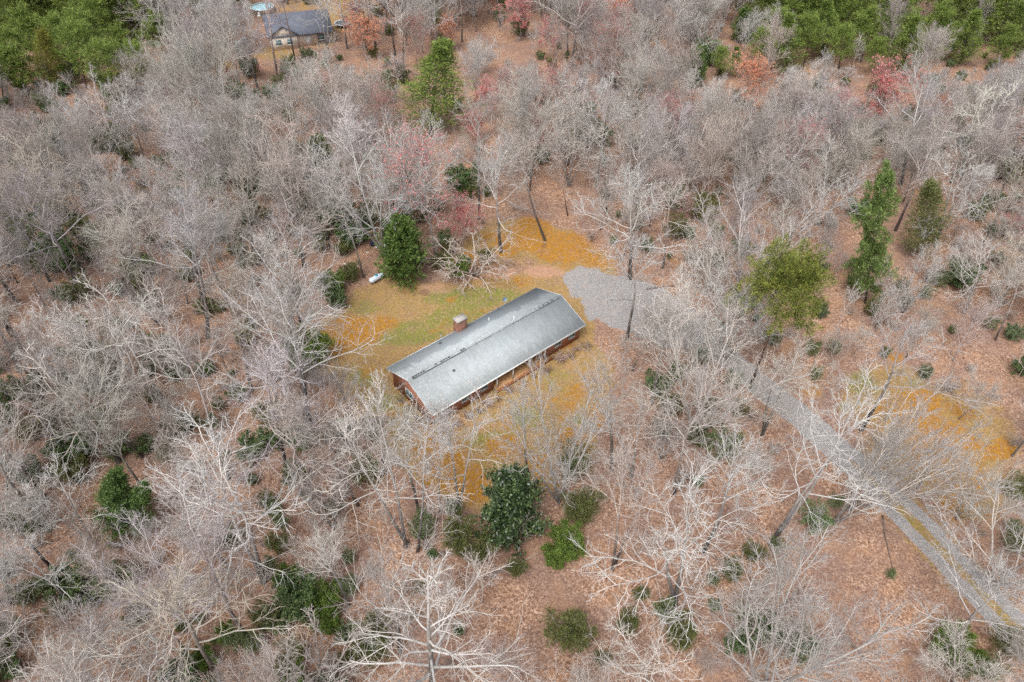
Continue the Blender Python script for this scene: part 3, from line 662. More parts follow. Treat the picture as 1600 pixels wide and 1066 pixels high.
# porch
w = MB(); w.box(RX0 + .01, RX1 - .01, -hy - .62, -hy + 2.095, .38, .45); w.build('porch_deck', M['deck'], house)
w = MB(); w.box(RX0 + .01, RX1 + 1.3, -hy - .78, -hy - .625, .05, .47); w.build('deck_edge', M['deck_edge'], house)
w = MB(); w.box(RX0 + .05, RX1 - .05, -hy - .6, -hy + 2.0, 0, .375); w.build('porch_foundation', M['concrete'], house)
for px_ in (RX0 + .15, RX0 + 2.6, RX0 + 5.2, RX1 - .15):
    w = MB(); w.box(px_ - .06, px_ + .06, -hy - .52, -hy - .40, .452, EAVE - .195); w.build('porch_post', M['white_trim'], house)
def window(x0, x1, z0, z1, y, face, parent):
    """window on a wall whose outer face is at y (face -1 front, +1 back)"""
    fr = MB(); t = .07; o = sorted((y + face * .003, y + face * .05))
    fr.box(x0, x1, *o, z1 - t, z1); fr.box(x0, x1, *o, z0, z0 + t); fr.box(x0, x0 + t, *o, z0 + t, z1 - t); fr.box(x1 - t, x1, *o, z0 + t, z1 - t)
    zm = (z0 + z1) / 2; fr.box(x0 + t, x1 - t, *o, zm - .03, zm + .03)
    f = fr.build('window', M['white_trim'], parent); g = MB(); o2 = sorted((y + face * .003, y + face * .02)); g.box(x0 + t, x1 - t, *o2, z0 + t, z1 - t); g.build('pane', M['glass'], f)
    s = MB(); o3 = sorted((y + face * .003, y + face * .12)); s.box(x0 - .06, x1 + .06, *o3, z0 - .08, z0 - .003); s.build('sill', M['concrete'], f)
for x0 in (-10.2, -7.4, -4.6, 7.2, 9.6): window(x0, x0 + 1.1, 1.0, 2.15, -hy, -1, house)
for x0 in (-9.5, -5.5, 2.5, 6.0, 9.2): window(x0, x0 + 1.0, 1.1, 2.2, hy, 1, house)
window(-1.8, -.5, .95, 2.2, -hy + 2.1, -1, house); window(3.0, 4.4, .95, 2.2, -hy + 2.1, -1, house)
w = MB(); w.box(.8, 1.75, -hy + 2.04, -hy + 2.097, .455, 2.45); d_ = w.build('door', M['deck_edge'], house)
w = MB(); w.tube([(1.62, -hy + 2.03, 1.4), (1.62, -hy + 1.98, 1.4)], .03, 8); w.build('handle', M['metal'], d_)
# gable window, seen from the left end
p = hl(629, 622, 1.3)
wy = max(-2.9, min(0.5, p.y))
f = MB(); a, b = -hx - .05, -hx - .003
f.box(a, b, wy - .8, wy + .8, 1.95, 2.05); f.box(a, b, wy - .8, wy + .8, .75, .85); f.box(a, b, wy - .8, wy - .72, .85, 1.95); f.box(a, b, wy + .72, wy + .8, .85, 1.95); f.box(a, b, wy - .03, wy + .03, .85, 1.95)
f = f.build('window', M['white_trim'], house); g = MB(); g.box(a + .03, b, wy - .72, wy - .03, .85, 1.95); g.box(a + .03, b, wy + .03, wy + .72, .85, 1.95); g.build('pane', M['glass'], f)

def top(name, label, cat, loc, rotz=0, group=None): return link(name, None, label=label, cat=cat, loc=loc, rotz=rotz, group=group)
M['dishgrey'] = flat('grey_blue_painted_dish', (.16, .21, .28), .5, .1, 4)
# satellite dish by the back eave
p = HM @ Vector((hl(785, 470, EAVE).x, HW / 2 + .35, 0))
t = top('satellite_dish', 'small grey satellite dish on a pole behind the back eave of the brick house', 'satellite dish', (p.x, p.y, 0), 0)
w = MB(); w.tube([(0, 0, 0), (0, 0, 3.1)], .04, 8); w.build('mast', M['metal'], t)
w = MB(); q = norm(np.array([.3, -.8, .55])); c0 = np.array([0, 0, 3.25])
w.tube([c0, c0 + q * .04, c0 + q * .12], [.06, .22, .32], 16, cap=False); w.tube([c0 - q * .02, c0 - q * .005], [.05, .12], 10); w.build('reflector', M['dishgrey'], t)
w = MB(); w.tube([c0 - np.array([0, 0, .2]), c0 + q * .5 - np.array([0, 0, .25])], .015, 6); w.tube([c0 + q * .5 - np.array([0, 0, .25]), c0 + q * .6 - np.array([0, 0, .2])], .05, 8); w.build('feed_arm', M['white_trim'], t)
p = HM @ Vector((hl(686, 524, EAVE).x, HW / 2 + .3, 0))
t = top('utility_pole', 'thin service mast with a small cap at the back eave left of the chimney', 'mast', (p.x, p.y, 0), 0)
w = MB(); w.tube([(0, 0, 0), (0, 0, 3.2)], .045, 8); w.build('mast', M['metal'], t)
w = MB(); w.tube([(0, 0, 3.2), (0, 0, 3.26), (0, 0, 3.34)], [.09, .12, .04], 10); w.build('cap', M['slot'], t)

# propane tank
A = at(577, 441, .55); B = at(600, 428, .55); mid = (A + B) / 2; ln = 2.5
t = top('propane_tank', 'white horizontal propane gas tank with teal cap at the lawn edge', 'gas tank', (mid.x, mid.y, 0), math.atan2(B.y - A.y, B.x - A.x))
w = MB(); pr = [(-1.25, .04), (-1.22, .16), (-1.13, .28), (-1.0, .36), (-.85, .385), (.85, .385), (1.0, .36), (1.13, .28), (1.22, .16), (1.25, .04)]
w.tube([(x, 0, .62) for x, r in pr], [r for x, r in pr], 24); w.build('tank_body', M['tank'], t, smooth=True)
w = MB(); w.lathe([(.20, .96), (.21, 1.08), (.17, 1.15), (.06, 1.18)], 16); w.build('valve_cover', M['teal'], t, smooth=True)
w = MB(); w.tube([(.12, 0, .235), (.12, 0, .2351)], .01, 4)
for x in (-.7, .7):
    w = MB(); w.box(x - .06, x + .06, -.3, .3, .0, .32); w.build('leg', M['metal'], t)
w = MB(); ring = [(.12 + 0 * a, .39 * math.cos(a), .62 + .39 * math.sin(a)) for a in np.linspace(0, 2 * math.pi, 25)]; w.tube(ring, .012, 5, cap=False); w.build('band', M['metal'], t)

# small things in the leaves behind the tank
p = at(582, 384); t = top('plastic_barrel', 'small dark blue plastic barrel standing in the leaves behind the gas tank', 'barrel', (p.x, p.y, 0))
w = MB(); w.lathe([(.27, 0), (.30, .12), (.31, .42), (.30, .72), (.26, .86)], 18); w.build('barrel_body', M['navy'], t, smooth=True)
w = MB(); w.lathe([(.27, .865), (.27, .90), (.10, .91)], 18); w.build('lid', M['dark'], t)
p = at(603, 390); t = top('metal_bin', 'pale grey metal bin beside the pale trunk left of the green cedar', 'bin', (p.x, p.y, 0), .5)
w = MB(); w.box(-.35, .35, -.28, .28, .0, .95); w.build('bin_body', M['tank'], t)
w = MB(); w.prism([(-.31, .955), (.31, .955), (.31, 1.0), (0, 1.1), (-.31, 1.0)], 0, -.38, .38); w.build('lid', M['metal'], t)
for i, (u, v, lb) in enumerate(((574, 395, 'small white stone lying in the leaves in front of the dark blue barrel'), (588, 387, 'small white stone just right of the dark blue barrel'), (539, 413, 'tiny white stone beside the olive bush left of the gas tank'))):
    p = at(u, v); w = MB(); w.lathe([(.10, -.02), (.17, .03), (.16, .12), (.07, .18)], 9); o = w.build('stone', M['white_trim'], None, label=lb, cat='stone', loc=(p.x, p.y, 0)); o.scale = (1.2, .9, .8)

# fallen trunks and poles
def log(u0, v0, u1, v1, r, label, mat='deadwood', stubs=3, name='fallen_log', z=None, parts=True):
    a = at(u0, v0); b = at(u1, v1); L = (b - a).length; t = top(name, label, 'fallen log', (a.x, a.y, 0), math.atan2(b.y - a.y, b.x - a.x))
    rr = np.random.default_rng(int(u0 * 7 + v0)); n = 9
    xs = np.linspace(0, L, n); ys = np.cumsum(rr.normal(size=n)) * .03 * L / 5; z0 = r * .7 if z is None else z
    w = MB(); w.tube([(x, y, z0 + .02 * i * (z is not None)) for i, (x, y) in enumerate(zip(xs, ys))], np.linspace(r, r * .45, n), 9)
    me = w.mesh('trunk', M[mat], True); at_ = me.attributes.new('pale', 'FLOAT', 'POINT'); at_.data.foreach_set('value', np.full(len(me.vertices), .35 if mat == 'deadwood' else .9, np.float32)); link('trunk', me, t)
    for i in range(stubs):
        j = 2 + i * 2; s = rr.choice([-1, 1]); d = np.array([.6, s * .7, .35])
        w = MB(); c = np.array([xs[j % n], ys[j % n], z0]); w.tube([c, c + d * .5 * L * .2, c + d * L * .22 + np.array([.2, 0, .1])], [r * .4, r * .25, r * .1], 5)
        me = w.mesh('branch', M[mat]); at_ = me.attributes.new('pale', 'FLOAT', 'POINT'); at_.data.foreach_set('value', np.full(len(me.vertices), .4, np.float32)); link('branch', me, t)
log(1378, 806, 1398, 898, .09, 'long thin dark fallen pole in open leaves left of the driveway', stubs=1)
log(1312, 985, 1352, 1030, .16, 'short dark rotten log in the leaves at the lower right', stubs=2)
log(1165, 990, 1256, 915, .13, 'dark fallen trunk running up from the paired green shrubs at lower right', stubs=2)
log(1234, 1038, 1302, 1018, .07, 'thin grey fallen stick below the short rotten log', stubs=1)
log(757, 905, 806, 880, .22, 'thick dark mossy log just below the round magnolia', 'deadwood', stubs=2)
log(768, 903, 842, 864, .05, 'pale bare pole lying across the dark mossy log', 'bark_white', stubs=0)
log(1110, 868, 1175, 895, .07, 'dark slender log beside the two round shrubs at right', stubs=1)
log(1190, 580, 1235, 558, .06, 'short broken branch lying beside the driveway bend', stubs=2)
log(1010, 452, 1060, 445, .10, 'greyish fallen branch along the upper edge of the gravel parking area', stubs=3)
log(1520, 500, 1572, 468, .14, 'dark fallen trunk in the woods at the right edge', stubs=2)
log(360, 915, 396, 935, .08, 'small dark log left of the curved pale trunk at lower left', stubs=1)

# ------------------------------------------------------------------ the far house with its yard
M['beige'] = flat('beige_stone_siding', (.70, .62, .53), .85, .18, 1.6)
M['navyroof'] = flat('blue_grey_shingles', (.125, .137, .170), .9, .12, 1.5)
M['redpaint'] = flat('red_door_paint', (.42, .025, .02), .6, .1, 2)
M['water'] = (lambda m: (m.col((.38, .60, .66)), m.m)[1])(NB('pool_cover', .25, .5))
M['dirt'] = flat('orange_clay', (.58, .30, .15), .95, .15, 1.2)
c = at(462, 74); FR = at(497, 66); FL = at(424, 74)
t2 = top('far_house', 'beige house with blue grey roof behind the trees at top left', 'house', (c.x, c.y, 0), math.atan2(FR.y - FL.y, FR.x - FL.x))
L2 = (FR - FL).length; hw = L2 / 2
w = MB(); w.box(-hw, hw, 0, 8, 0, 3.0); w.build('wall', M['beige'], t2)
w = MB(); w.prism([(-hw - .3 + 3.5 - 3.3, 3.0), (-hw + 5.9, 3.0), (-hw + 2.9, 4.9)], 1, -.8, -.004)
w.prism([(-hw - .0, 0), (-hw + 5.6, 0), (-hw + 5.6, 2.99), (-hw, 2.99)], 1, -.8, -.005); w.build('gable_wall', M['beige'], t2)
rf = link('roof', None, t2)
w = MB(); w.prism([(-1.0, 2.95), (4.2, 5.9), (9.2, 2.95), (9.2, 2.80), (4.2, 5.74), (-1.0, 2.80)], 0, -hw - .5, hw + 3.4); w.build('roof_slope', M['navyroof'], rf)
w = MB(); w.prism([(-hw - .5, 2.97), (-hw + 2.9, 5.15), (-hw + 6.2, 2.97), (-hw + 6.2, 2.82), (-hw + 2.9, 5.0), (-hw - .5, 2.82)], 1, -1.2, 3.5); w.build('front_gable_roof', M['navyroof'], rf)
for x0, y in ((-hw + 1.0, -.8), (-hw + 3.4, -.8), (-hw + 7.4, 0), (-hw + 10.2, 0)): window(x0, x0 + 1.3, 1.0, 2.3, y - .004, -1, t2)
w = MB(); w.box(hw - 2.6, hw - 1.5, -.06, -.006, .2, 2.3); d_ = w.build('door', M['white_trim'], t2)
w = MB(); w.tube([(hw - 1.65, -.07, 1.2), (hw - 1.65, -.12, 1.2)], .04, 6); w.build('handle', M['metal'], d_)
w = MB(); w.box(hw + .01, hw + 3.0, .4, 7.5, 0, .3); w.build('porch_floor', M['concrete'], t2)
w = MB(); w.box(hw + .01, hw + .06, .8, 4.4, .32, 2.6); w.box(hw + .08, hw + 1.8, 3.5, 3.6, .31, 2.6); w.build('red_porch_wall', M['redpaint'], t2)
for x in (hw + .8, hw + 2.9):
    w = MB(); w.box(x - .1, x + .1, .5, .7, .31, 2.79); w.build('porch_post', M['white_trim'], t2)
p = at(411, 19); t = top('swimming_pool', 'round pale blue above ground pool with white wall behind the far house', 'pool', (p.x, p.y, 0))
w = MB(); R_ = 2.7
Vp = [];
w.lathe([(R_, 0), (R_, 1.25), (R_ + .12, 1.28), (R_ + .12, 1.33), (R_ - .12, 1.33), (R_ - .12, 1.1)], 40); w.build('pool_wall', M['white_trim'], t)
w = MB(); w.lathe([(R_ - .13, 1.12), (R_ - .13, 1.335), (1.4, 1.35), (.5, 1.36)], 40); w.build('pool_cover', M['water'], t)
w = MB(); w.box(-.3, .3, -R_ - .75, -R_ - .15, 0, .5); w.box(-.25, .25, -R_ - .45, -R_ - .15, .5, .95); w.build('ladder', M['white_trim'], t)
# clay mound, shed, trampoline
p = at(365, 61); rr = np.random.default_rng(5)
me_v, me_f = [], []
w = MB(); w.lathe([(2.3, -.02), (2.0, .35), (1.35, .8), (.6, 1.05), (.15, 1.1)], 18); me = w.mesh('clay_mound', M['dirt'], True)
co = np.empty(len(me.vertices) * 3, np.float32); me.vertices.foreach_get('co', co); co = co.reshape(-1, 3); co[:, :2] *= (1 + rr.normal(size=(len(co), 1)) * .07); co[:, 2] *= 1 + rr.normal(size=len(co)) * .1; me.vertices.foreach_set('co', co.ravel())
link('clay_mound', me, label='orange clay mound in the yard left of the far beige house', cat='dirt mound', loc=(p.x, p.y, 0)).scale = (1.5, 1, .9)
p = at(375, 74); t = top('garden_shed', 'tiny cream coloured shed in front of the orange clay mound', 'shed', (p.x, p.y, 0), .3)
M['cream'] = flat('cream_siding', (.74, .70, .52), .8, .08, 2)
w = MB(); w.box(-.8, .8, -.6, .6, 0, 1.2); w.build('wall', M['cream'], t)
w = MB(); w.prism([(-.75, 1.17), (0, 1.6), (.75, 1.17), (.75, 1.24), (0, 1.68), (-.75, 1.24)], 0, -.95, .95); w.build('roof', M['white_trim'], t)
w = MB(); w.box(-.3, .3, -.64, -.603, .05, 1.05); w.build('door', M['white_trim'], t)
p = at(383, 66); t = top('small_tank', 'small teal grey water tank between the clay mound and the far house', 'tank', (p.x, p.y, 0))
w = MB(); w.lathe([(.5, 0), (.55, .2), (.55, .9), (.4, 1.1), (.1, 1.15)], 14); w.build('tank_body', M['tank'], t, smooth=True)
w = MB(); w.lathe([(.15, 1.15), (.15, 1.25), (.05, 1.27)], 10); w.build('lid', M['teal'], t)
p = at(535, 42); t = top('trampoline', 'round dark grey trampoline in the grass right of the far beige house', 'trampoline', (p.x, p.y, 0))
w = MB(); w.lathe([(1.5, .86), (1.5, .90), (.3, .905)], 24); w.build('mat', M['slot'], t)
w = MB(); w.tube([(1.62 * math.cos(a), 1.62 * math.sin(a), .88) for a in np.linspace(0, 2 * math.pi, 25)], .11, 6, cap=False); w.build('frame', M['tank'], t)
for a in (0.4, 1.97, 3.54, 5.1):
    w = MB(); w.tube([(1.6 * math.cos(a), 1.6 * math.sin(a), .8), (1.65 * math.cos(a), 1.65 * math.sin(a), 0)], .04, 6); w.build('leg', M['metal'], t)

# ------------------------------------------------------------------ trees and shrubs
NAME = {'oak': 'bare_tree', 'poplar': 'bare_tree', 'maple': 'bare_tree', 'vase': 'bare_tree', 'leader': 'bare_tree', 'redbud': 'flowering_tree', 'redtip': 'flowering_tree', 'orangebud': 'flowering_tree', 'tanbud': 'budding_tree',
        'sprawl': 'sprawling_tree', 'sapling': 'sapling', 'brush': 'bare_shrub', 'holly_shrub': 'evergreen_shrub', 'laurel_shrub': 'evergreen_shrub', 'bright_shrub': 'evergreen_shrub', 'wispy_shrub': 'evergreen_shrub',
        'cedar': 'cedar_tree', 'soft_cedar': 'cedar_tree', 'yellow_conifer': 'conifer_tree', 'virginia_pine': 'pine_tree', 'white_pine': 'pine_tree', 'umbrella_pine': 'pine_tree', 'magnolia': 'magnolia_tree', 'broad_evergreen': 'evergreen_tree'}
CAT = {k: ('shrub' if 'shrub' in v else 'tree') for k, v in NAME.items()}
GRP = {'bare_tree': 'bare deciduous trees of the wood', 'flowering_tree': 'trees in red or orange bud', 'evergreen_shrub': 'evergreen shrubs under the trees', 'pine_tree': 'pines of the wood', 'cedar_tree': 'cedars of the wood',
       'sapling': 'slender bare saplings', 'bare_shrub': 'bare twiggy shrubs', 'budding_tree': 'small trees with tan leaves'}
PLACED = []     # (object, kind, base px, mid px, height, label or None)
def put(kind, x, y, h, lean=(0, 0), label=None, var=None, width=1.0, color=None, rz=None, rnd=random, sink=.03):
    vs = PROTO[kind]; var = rnd.randrange(len(vs)) if var is None else var % len(vs)
    parts, H = vs[var]; s = h / H
    r = bpy.data.objects.new(NAME[kind], None); COL.objects.link(r); r.location = (x, y, -sink)
    up = Vector((lean[0], lean[1], h)).normalized(); q = Vector((0, 0, 1)).rotation_difference(up)
    r.rotation_mode = 'QUATERNION'; r.rotation_quaternion = q @ Matrix.Rotation(rnd.uniform(0, 6.283) if rz is None else rz, 3, 'Z').to_quaternion()
    r.scale = (s * width, s * width, s); r['category'] = CAT[kind]; r.empty_display_size = .5
    g = GRP.get(NAME[kind]);
    if g: r['group'] = g
    for nm, me in parts:
        o = bpy.data.objects.new(nm, me); COL.objects.link(o); o.parent = r
        if color: o.color = (*color, 1)
    b = proj([x, y, 0]); m = proj([x + lean[0] * .7, y + lean[1] * .7, h * .7])
    PLACED.append([r, kind, b, m, h, label])
    return r
def tree(kind, bu, bv, tu, tv, label=None, hmin=2., hmax=25, **k):
    """base pixel and top pixel -> position, height and lean"""
    b = at(bu, bv); d = ray(tu, tv); t = (b.y - CY) / d.y
    X_, Z_ = CX + d.x * t, CZ + d.z * t; h = max(hmin, min(hmax, Z_)); lx = (X_ - b.x) * h / max(Z_, .1); lx = max(-.36 * h, min(.36 * h, lx))
    return put(kind, b.x, b.y, h, (lx, 0), label, **k)
def shrub(kind, u, v, rpx, label=None, asp=.85, **k):
    """u, v: centre of the shrub in the picture, rpx: its half width in pixels"""
    b = at(u, v + rpx * .45); mpp = depth([b.x, b.y, 1]) / FPX
    return put(kind, b.x, b.y, rpx * mpp * 2 * asp, (0, 0), label, **k)

# -- trees that can be told apart in the photograph
S = [
 ('leader', 682, 1108, 632, 838, 'big pale tree at the bottom with one leader and long level limbs', dict(var=0, hmax=24, width=.92, color=(.93, .92, .92))),
 ('vase', 1188, 1090, 1335, 800, 'left of two long pale trunks leaning right at the bottom, fan of straight limbs', dict(var=0, hmax=22, width=.85)),
 ('poplar', 1213, 1100, 1318, 905, 'right and lower of two long pale trunks leaning right at the bottom', dict(var=0, hmax=18)),
 ('oak', 1488, 1014, 1570, 835, 'dark trunk leaning right over the lower end of the driveway', dict(var=0, hmax=15, width=1.0)),
 ('oak', 1055, 948, 1095, 715, 'pale spreading tree with a dark lower trunk above the bright shrub pair', dict(var=3, hmax=20, width=1.15)),
 ('poplar', 1099, 862, 1165, 660, 'dark based trunk standing between the spreading tree and the round shrubs', dict(var=1)),
 ('oak', 957, 890, 985, 700, 'left of two slim grey trunks right of the bright green shrub', dict(var=2, width=.8)),
 ('poplar', 962, 880, 1015, 700, 'right of two slim grey trunks right of the bright green shrub', dict(var=0, width=.8)),
 ('oak', 1203, 846, 1385, 560, 'thick dark trunk left of the driveway with a big crown reaching over it', dict(var=3, hmax=24, width=.88)),
 ('vase', 1300, 818, 1530, 630, 'strongly leaning tree whose long limbs sweep right over the mossy clearing', dict(var=0, hmax=18, width=.6)),
 ('vase', 1320, 795, 1600, 560, 'wide tree behind the driveway leaning far right across the mossy clearing', dict(var=1, hmax=18, width=.75)),
 ('oak', 957, 735, 935, 545, 'dark straight trunk at the right edge of the lawn below the house', dict(var=0, hmax=21, color=(.80, .74, .70))),
 ('oak', 985, 748, 1000, 605, 'grey trunk with a flat star of pale limbs right of the lawn', dict(var=3, hmax=15, width=1.1)),
 ('poplar', 1018, 632, 1062, 440, 'dark trunk with furrowed bark between the lawn and the olive bush', dict(var=1)),
 ('poplar', 1053, 772, 1110, 530, 'tall pale trunk right of the olive bush', dict(var=0)),
 ('vase', 1085, 682, 1135, 500, 'fan shaped tree with straight ascending limbs left of the driveway bend', dict(var=1, hmax=19)),
 ('vase', 1135, 560, 1180, 410, 'fan shaped tree with fine straight limbs above the driveway bend', dict(var=1, hmax=17)),
 ('vase', 1085, 580, 1100, 430, 'fan shaped pale tree standing at the end of the gravel parking area', dict(var=0, hmax=16)),
 ('vase', 873, 786, 865, 590, 'slender upright tree with a narrow crown on the orange moss right of the magnolia', dict(var=1, hmax=19, width=.7)),
 ('oak', 714, 802, 748, 560, 'pale forked tree whose limbs rise in front of the brick house', dict(var=3, hmax=20, width=.75)),
 ('oak', 652, 862, 690, 575, 'pale tree with upright limbs crossing the left corner of the roof', dict(var=5, hmax=22, width=.7)),
 ('oak', 636, 850, 505, 590, 'pale smooth trunk leaning left below the left end of the house', dict(var=3, hmax=22, width=.9)),
 ('poplar', 560, 790, 470, 600, 'slim pale leaning trunk left of the orange mossy lawn', dict(var=0, hmax=20)),
 ('poplar', 688, 800, 664, 572, 'slim pale tree veiling the near left corner of the brick house', dict(var=0, hmax=18, width=.8)),
 ('oak', 598, 742, 588, 560, 'pale tree whose crooked crown hangs over the left end of the lawn', dict(var=3, hmax=15, width=.75)),
 ('poplar', 826, 742, 822, 560, 'thin pale tree in the front lawn right of the forked one', dict(var=1, hmax=15, width=.8)),
 ('oak', 655, 800, 610, 600, 'pale crooked tree in front of the left gable wall', dict(var=1, hmax=17, width=.85)),
 ('oak', 462, 560, 428, 355, 'broad pale crown at the left edge of the lawn', dict(var=1, hmax=21, width=1.15)),
 ('oak', 490, 682, 402, 385, 'right of two long dark trunks left of the lawn', dict(var=0, hmax=25)),
 ('poplar', 476, 668, 436, 400, 'left of two long dark trunks left of the lawn', dict(var=1, hmax=24, color=(.85, .8, .77))),
 ('oak', 486, 782, 415, 570, 'grey leaning trunk in the leaves below the two long dark trunks', dict(var=2, hmax=19)),
 ('oak', 543, 765, 530, 655, 'thin straight trunk left of the lower lawn', dict(var=2, hmax=14, width=.7)),
 ('oak', 298, 1032, 190, 905, 'curved grey trunk at the lower left with its crown bent left', dict(var=3, hmax=13, width=1.0)),
 ('oak', 150, 850, 20, 740, 'pale trunk leaning left with long crooked limbs below the dense green bushes', dict(var=3, hmax=16, width=1.2)),
 ('oak', 120, 950, 10, 840, 'big pale crown of crooked limbs at the lower left edge', dict(var=1, hmax=16, width=1.2)),
 ('oak', 408, 905, 300, 690, 'thick pale trunk with long drooping limbs left of centre at the bottom', dict(var=3, hmax=21, width=1.25)),
 ('poplar', 357, 748, 215, 430, 'very long grey trunk leaning left across the middle of the left wood', dict(var=0, hmax=26)),
 ('oak', 268, 650, 110, 430, 'long pale leaning trunk with an open crown in the left wood', dict(var=3, hmax=23)),
 ('oak', 222, 715, 95, 560, 'slim grey trunk just above the bright green conical tree', dict(var=2, hmax=18)),
 ('leader', 186, 722, 15, 545, 'pale tree leaning left whose white limbs cross over dark bushes', dict(var=0, hmax=22, width=1.2)),
 ('oak', 90, 692, -20, 520, 'dark trunk behind the white limbed leaning tree at the left edge', dict(var=0, hmax=22, color=(.7, .65, .62))),
 ('oak', 76, 785, -80, 560, 'long grey trunk leaning out of the left edge', dict(var=2, hmax=24)),
 ('poplar', 545, 948, 480, 830, 'small pale leaning tree above the dark green holly thicket', dict(var=1, hmax=12)),
 ('sprawl', 501, 1075, 480, 975, 'small white curly tree at the bottom beside the green thicket', dict(var=0, hmax=9, width=.6)),
 ('oak', 1012, 1085, 1008, 985, 'low wide white limbed tree at the bottom edge right of centre', dict(var=3, hmax=9, width=1.7)),
 ('tanbud', 912, 1075, 908, 1015, 'small tan bush of upright twigs at the bottom edge', dict(hmax=6)),
 ('vase', 1492, 1075, 1502, 995, 'pale twiggy tree spreading over the green shrubs at the lower right', dict(var=0, hmax=8, width=1.2)),
 ('maple', 1600, 1075, 1625, 960, 'pinkish grey tree at the lower right corner', dict(var=0, hmax=10)),
 ('vase', 1553, 914, 1600, 800, 'pale many limbed tree beside the driveway at the right edge', dict(var=1, hmax=13, width=1.3)),
 ('poplar', 569, 434, 527, 215, 'tall pale straight trunk just left of the propane tank', dict(var=0, hmax=25, width=.9)),
 ('vase', 493, 368, 470, 215, 'tall grey trunk with ascending limbs above the dark laurels', dict(var=1)),
 ('vase', 598, 396, 585, 195, 'large grey fan shaped tree behind the gas tank', dict(var=1, hmax=23, width=1.1)),
 ('vase', 618, 330, 615, 180, 'grey fan shaped tree behind the green cedar', dict(var=1, hmax=20)),
 ('redtip', 680, 402, 665, 198, 'tall tree with a rounded crown, reddish at the top, below the yellow green conifer', dict(hmax=22, width=1.05)),
 ('oak', 782, 394, 770, 215, 'dark straight trunk with a pale wide crown at the upper edge of the lawn', dict(var=1, hmax=22, width=1.15)),
 ('poplar', 852, 376, 800, 195, 'dark leaning trunk rising out of the bright orange moss', dict(var=1, hmax=20, color=(.75, .68, .63))),
 ('oak', 887, 338, 870, 235, 'dark slim trunk just above the bright orange moss', dict(var=2, hmax=14, width=.8, color=(.8, .72, .68))),
 ('oak', 984, 436, 985, 262, 'big wide pale tree at the upper side of the gravel parking area', dict(var=1, hmax=22, width=1.35)),
 ('oak', 979, 532, 1015, 350, 'dark mottled trunk standing at the lower edge of the gravel parking area', dict(var=0, hmax=20, width=1.0)),
 ('oak', 948, 262, 885, 95, 'big pale tree whose main limb leans left over the open woodland floor', dict(var=3, hmax=22, width=1.1)),
 ('poplar', 870, 162, 866, 15, 'left of two tall dark trunks at the top, right of the pink crown', dict(var=1, hmax=24, color=(.62, .55, .52))),
 ('poplar', 887, 88, 882, -60, 'right of two tall dark trunks at the top, right of the pink crown', dict(var=1, hmax=24, color=(.62, .55, .52))),
 ('oak', 1407, 288, 1462, 92, 'big pale tree with a thick leaning trunk right of the white pine top', dict(var=0, hmax=24, width=1.15)),
 ('vase', 1298, 292, 1312, 160, 'pale upright many limbed tree left of the white pine top', dict(var=0, hmax=18)),
 ('redbud', 1370, 215, 1388, 88, 'pink topped rounded tree in the upper right wood', dict(hmax=18, width=1.1)),
 ('orangebud', 1165, 190, 1176, 80, 'orange topped tree beside the green pines at upper right', dict(hmax=16)),
 ('oak', 1462, 386, 1520, 215, 'leaning tree with a mottled dark trunk right of the soft olive cedar', dict(var=3, hmax=22)),
 ('oak', 1505, 488, 1540, 375, 'dark twisted trunk with a white crooked crown at right', dict(var=3, hmax=16, width=1.4, color=(.9, .88, .88))),
 ('poplar', 1555, 532, 1640, 380, 'straight grey trunk leaning right at the right edge', dict(var=0)),
 ('poplar', 1572, 336, 1622, 215, 'straight pale trunk leaning right near the upper right edge', dict(var=0)),
 ('vase', 1412, 488, 1420, 405, 'small grey fan shaped tree right of the round crowned pine', dict(var=1, hmax=12, width=1.0)),
 ('vase', 1280, 352, 1290, 240, 'brownish fan shaped tree above the round crowned pine', dict(var=1, hmax=15, width=1.3)),
 ('sprawl', 742, 430, 738, 372, 'low dome of arching pale branches at the upper edge of the lawn', dict(var=0, hmax=7, width=1.25, color=(1.0, .93, .86))),
 ('redbud', 722, 395, 718, 302, 'small tree in pink bud behind the low arching branches', dict(hmax=11, width=.9)),
 ('oak', 265, 82, 238, -35, 'tall pale tree right of the dark pines at top left', dict(var=3, hmax=22)),
 ('maple', 232, 160, 200, 72, 'pinkish pale tree below the pines at top left', dict(var=0, hmax=18, width=1.2)),
 ('vase', 350, 90, 335, -20, 'pale slim fan shaped tree left of the clay mound', dict(var=0, hmax=18, width=.7)),
 ('redbud', 815, 62, 812, -22, 'large pink topped tree at the top centre', dict(hmax=18, width=1.4)),
 ('redbud', 860, 95, 850, 25, 'pink topped tree beside the two tall dark trunks at the top', dict(hmax=15, width=1.2)),
 ('redbud', 760, 190, 755, 120, 'reddish crown right of the yellow green conifer', dict(hmax=13, width=1.3)),
 ('redbud', 748, 225, 742, 165, 'low red crown under pale branches right of the conifer foot', dict(hmax=11, width=1.2)),
 ('orangebud', 572, 95, 572, 22, 'bright orange crown right of the far house', dict(hmax=15, width=1.5)),
 ('redbud', 545, 60, 560, -5, 'pinkish red crown behind the bright orange one near the far house', dict(hmax=14, width=1.3)),
 ('orangebud', 702, 82, 702, 22, 'orange crown right above the yellow green conifer', dict(hmax=13, width=1.2)),
 ('orangebud', 298, 55, 292, 10, 'orange crown between the pines and the clay mound', dict(hmax=12, width=1.2)),
 ('orangebud', 480, 255, 482, 228, 'small orange crown deep in the upper left wood', dict(hmax=7)),
 ('redbud', 403, 118, 400, 98, 'low bright red shrub like tree in front of the far house, rightmost', dict(hmax=4.5, width=1.5)),
 ('redbud', 355, 122, 354, 103, 'low bright red shrub like tree below the clay mound', dict(hmax=4.0, width=1.3)),
 ('orangebud', 48, 128, 45, 105, 'small orange twiggy tree left of the pointed yellow green cedar', dict(hmax=7)),
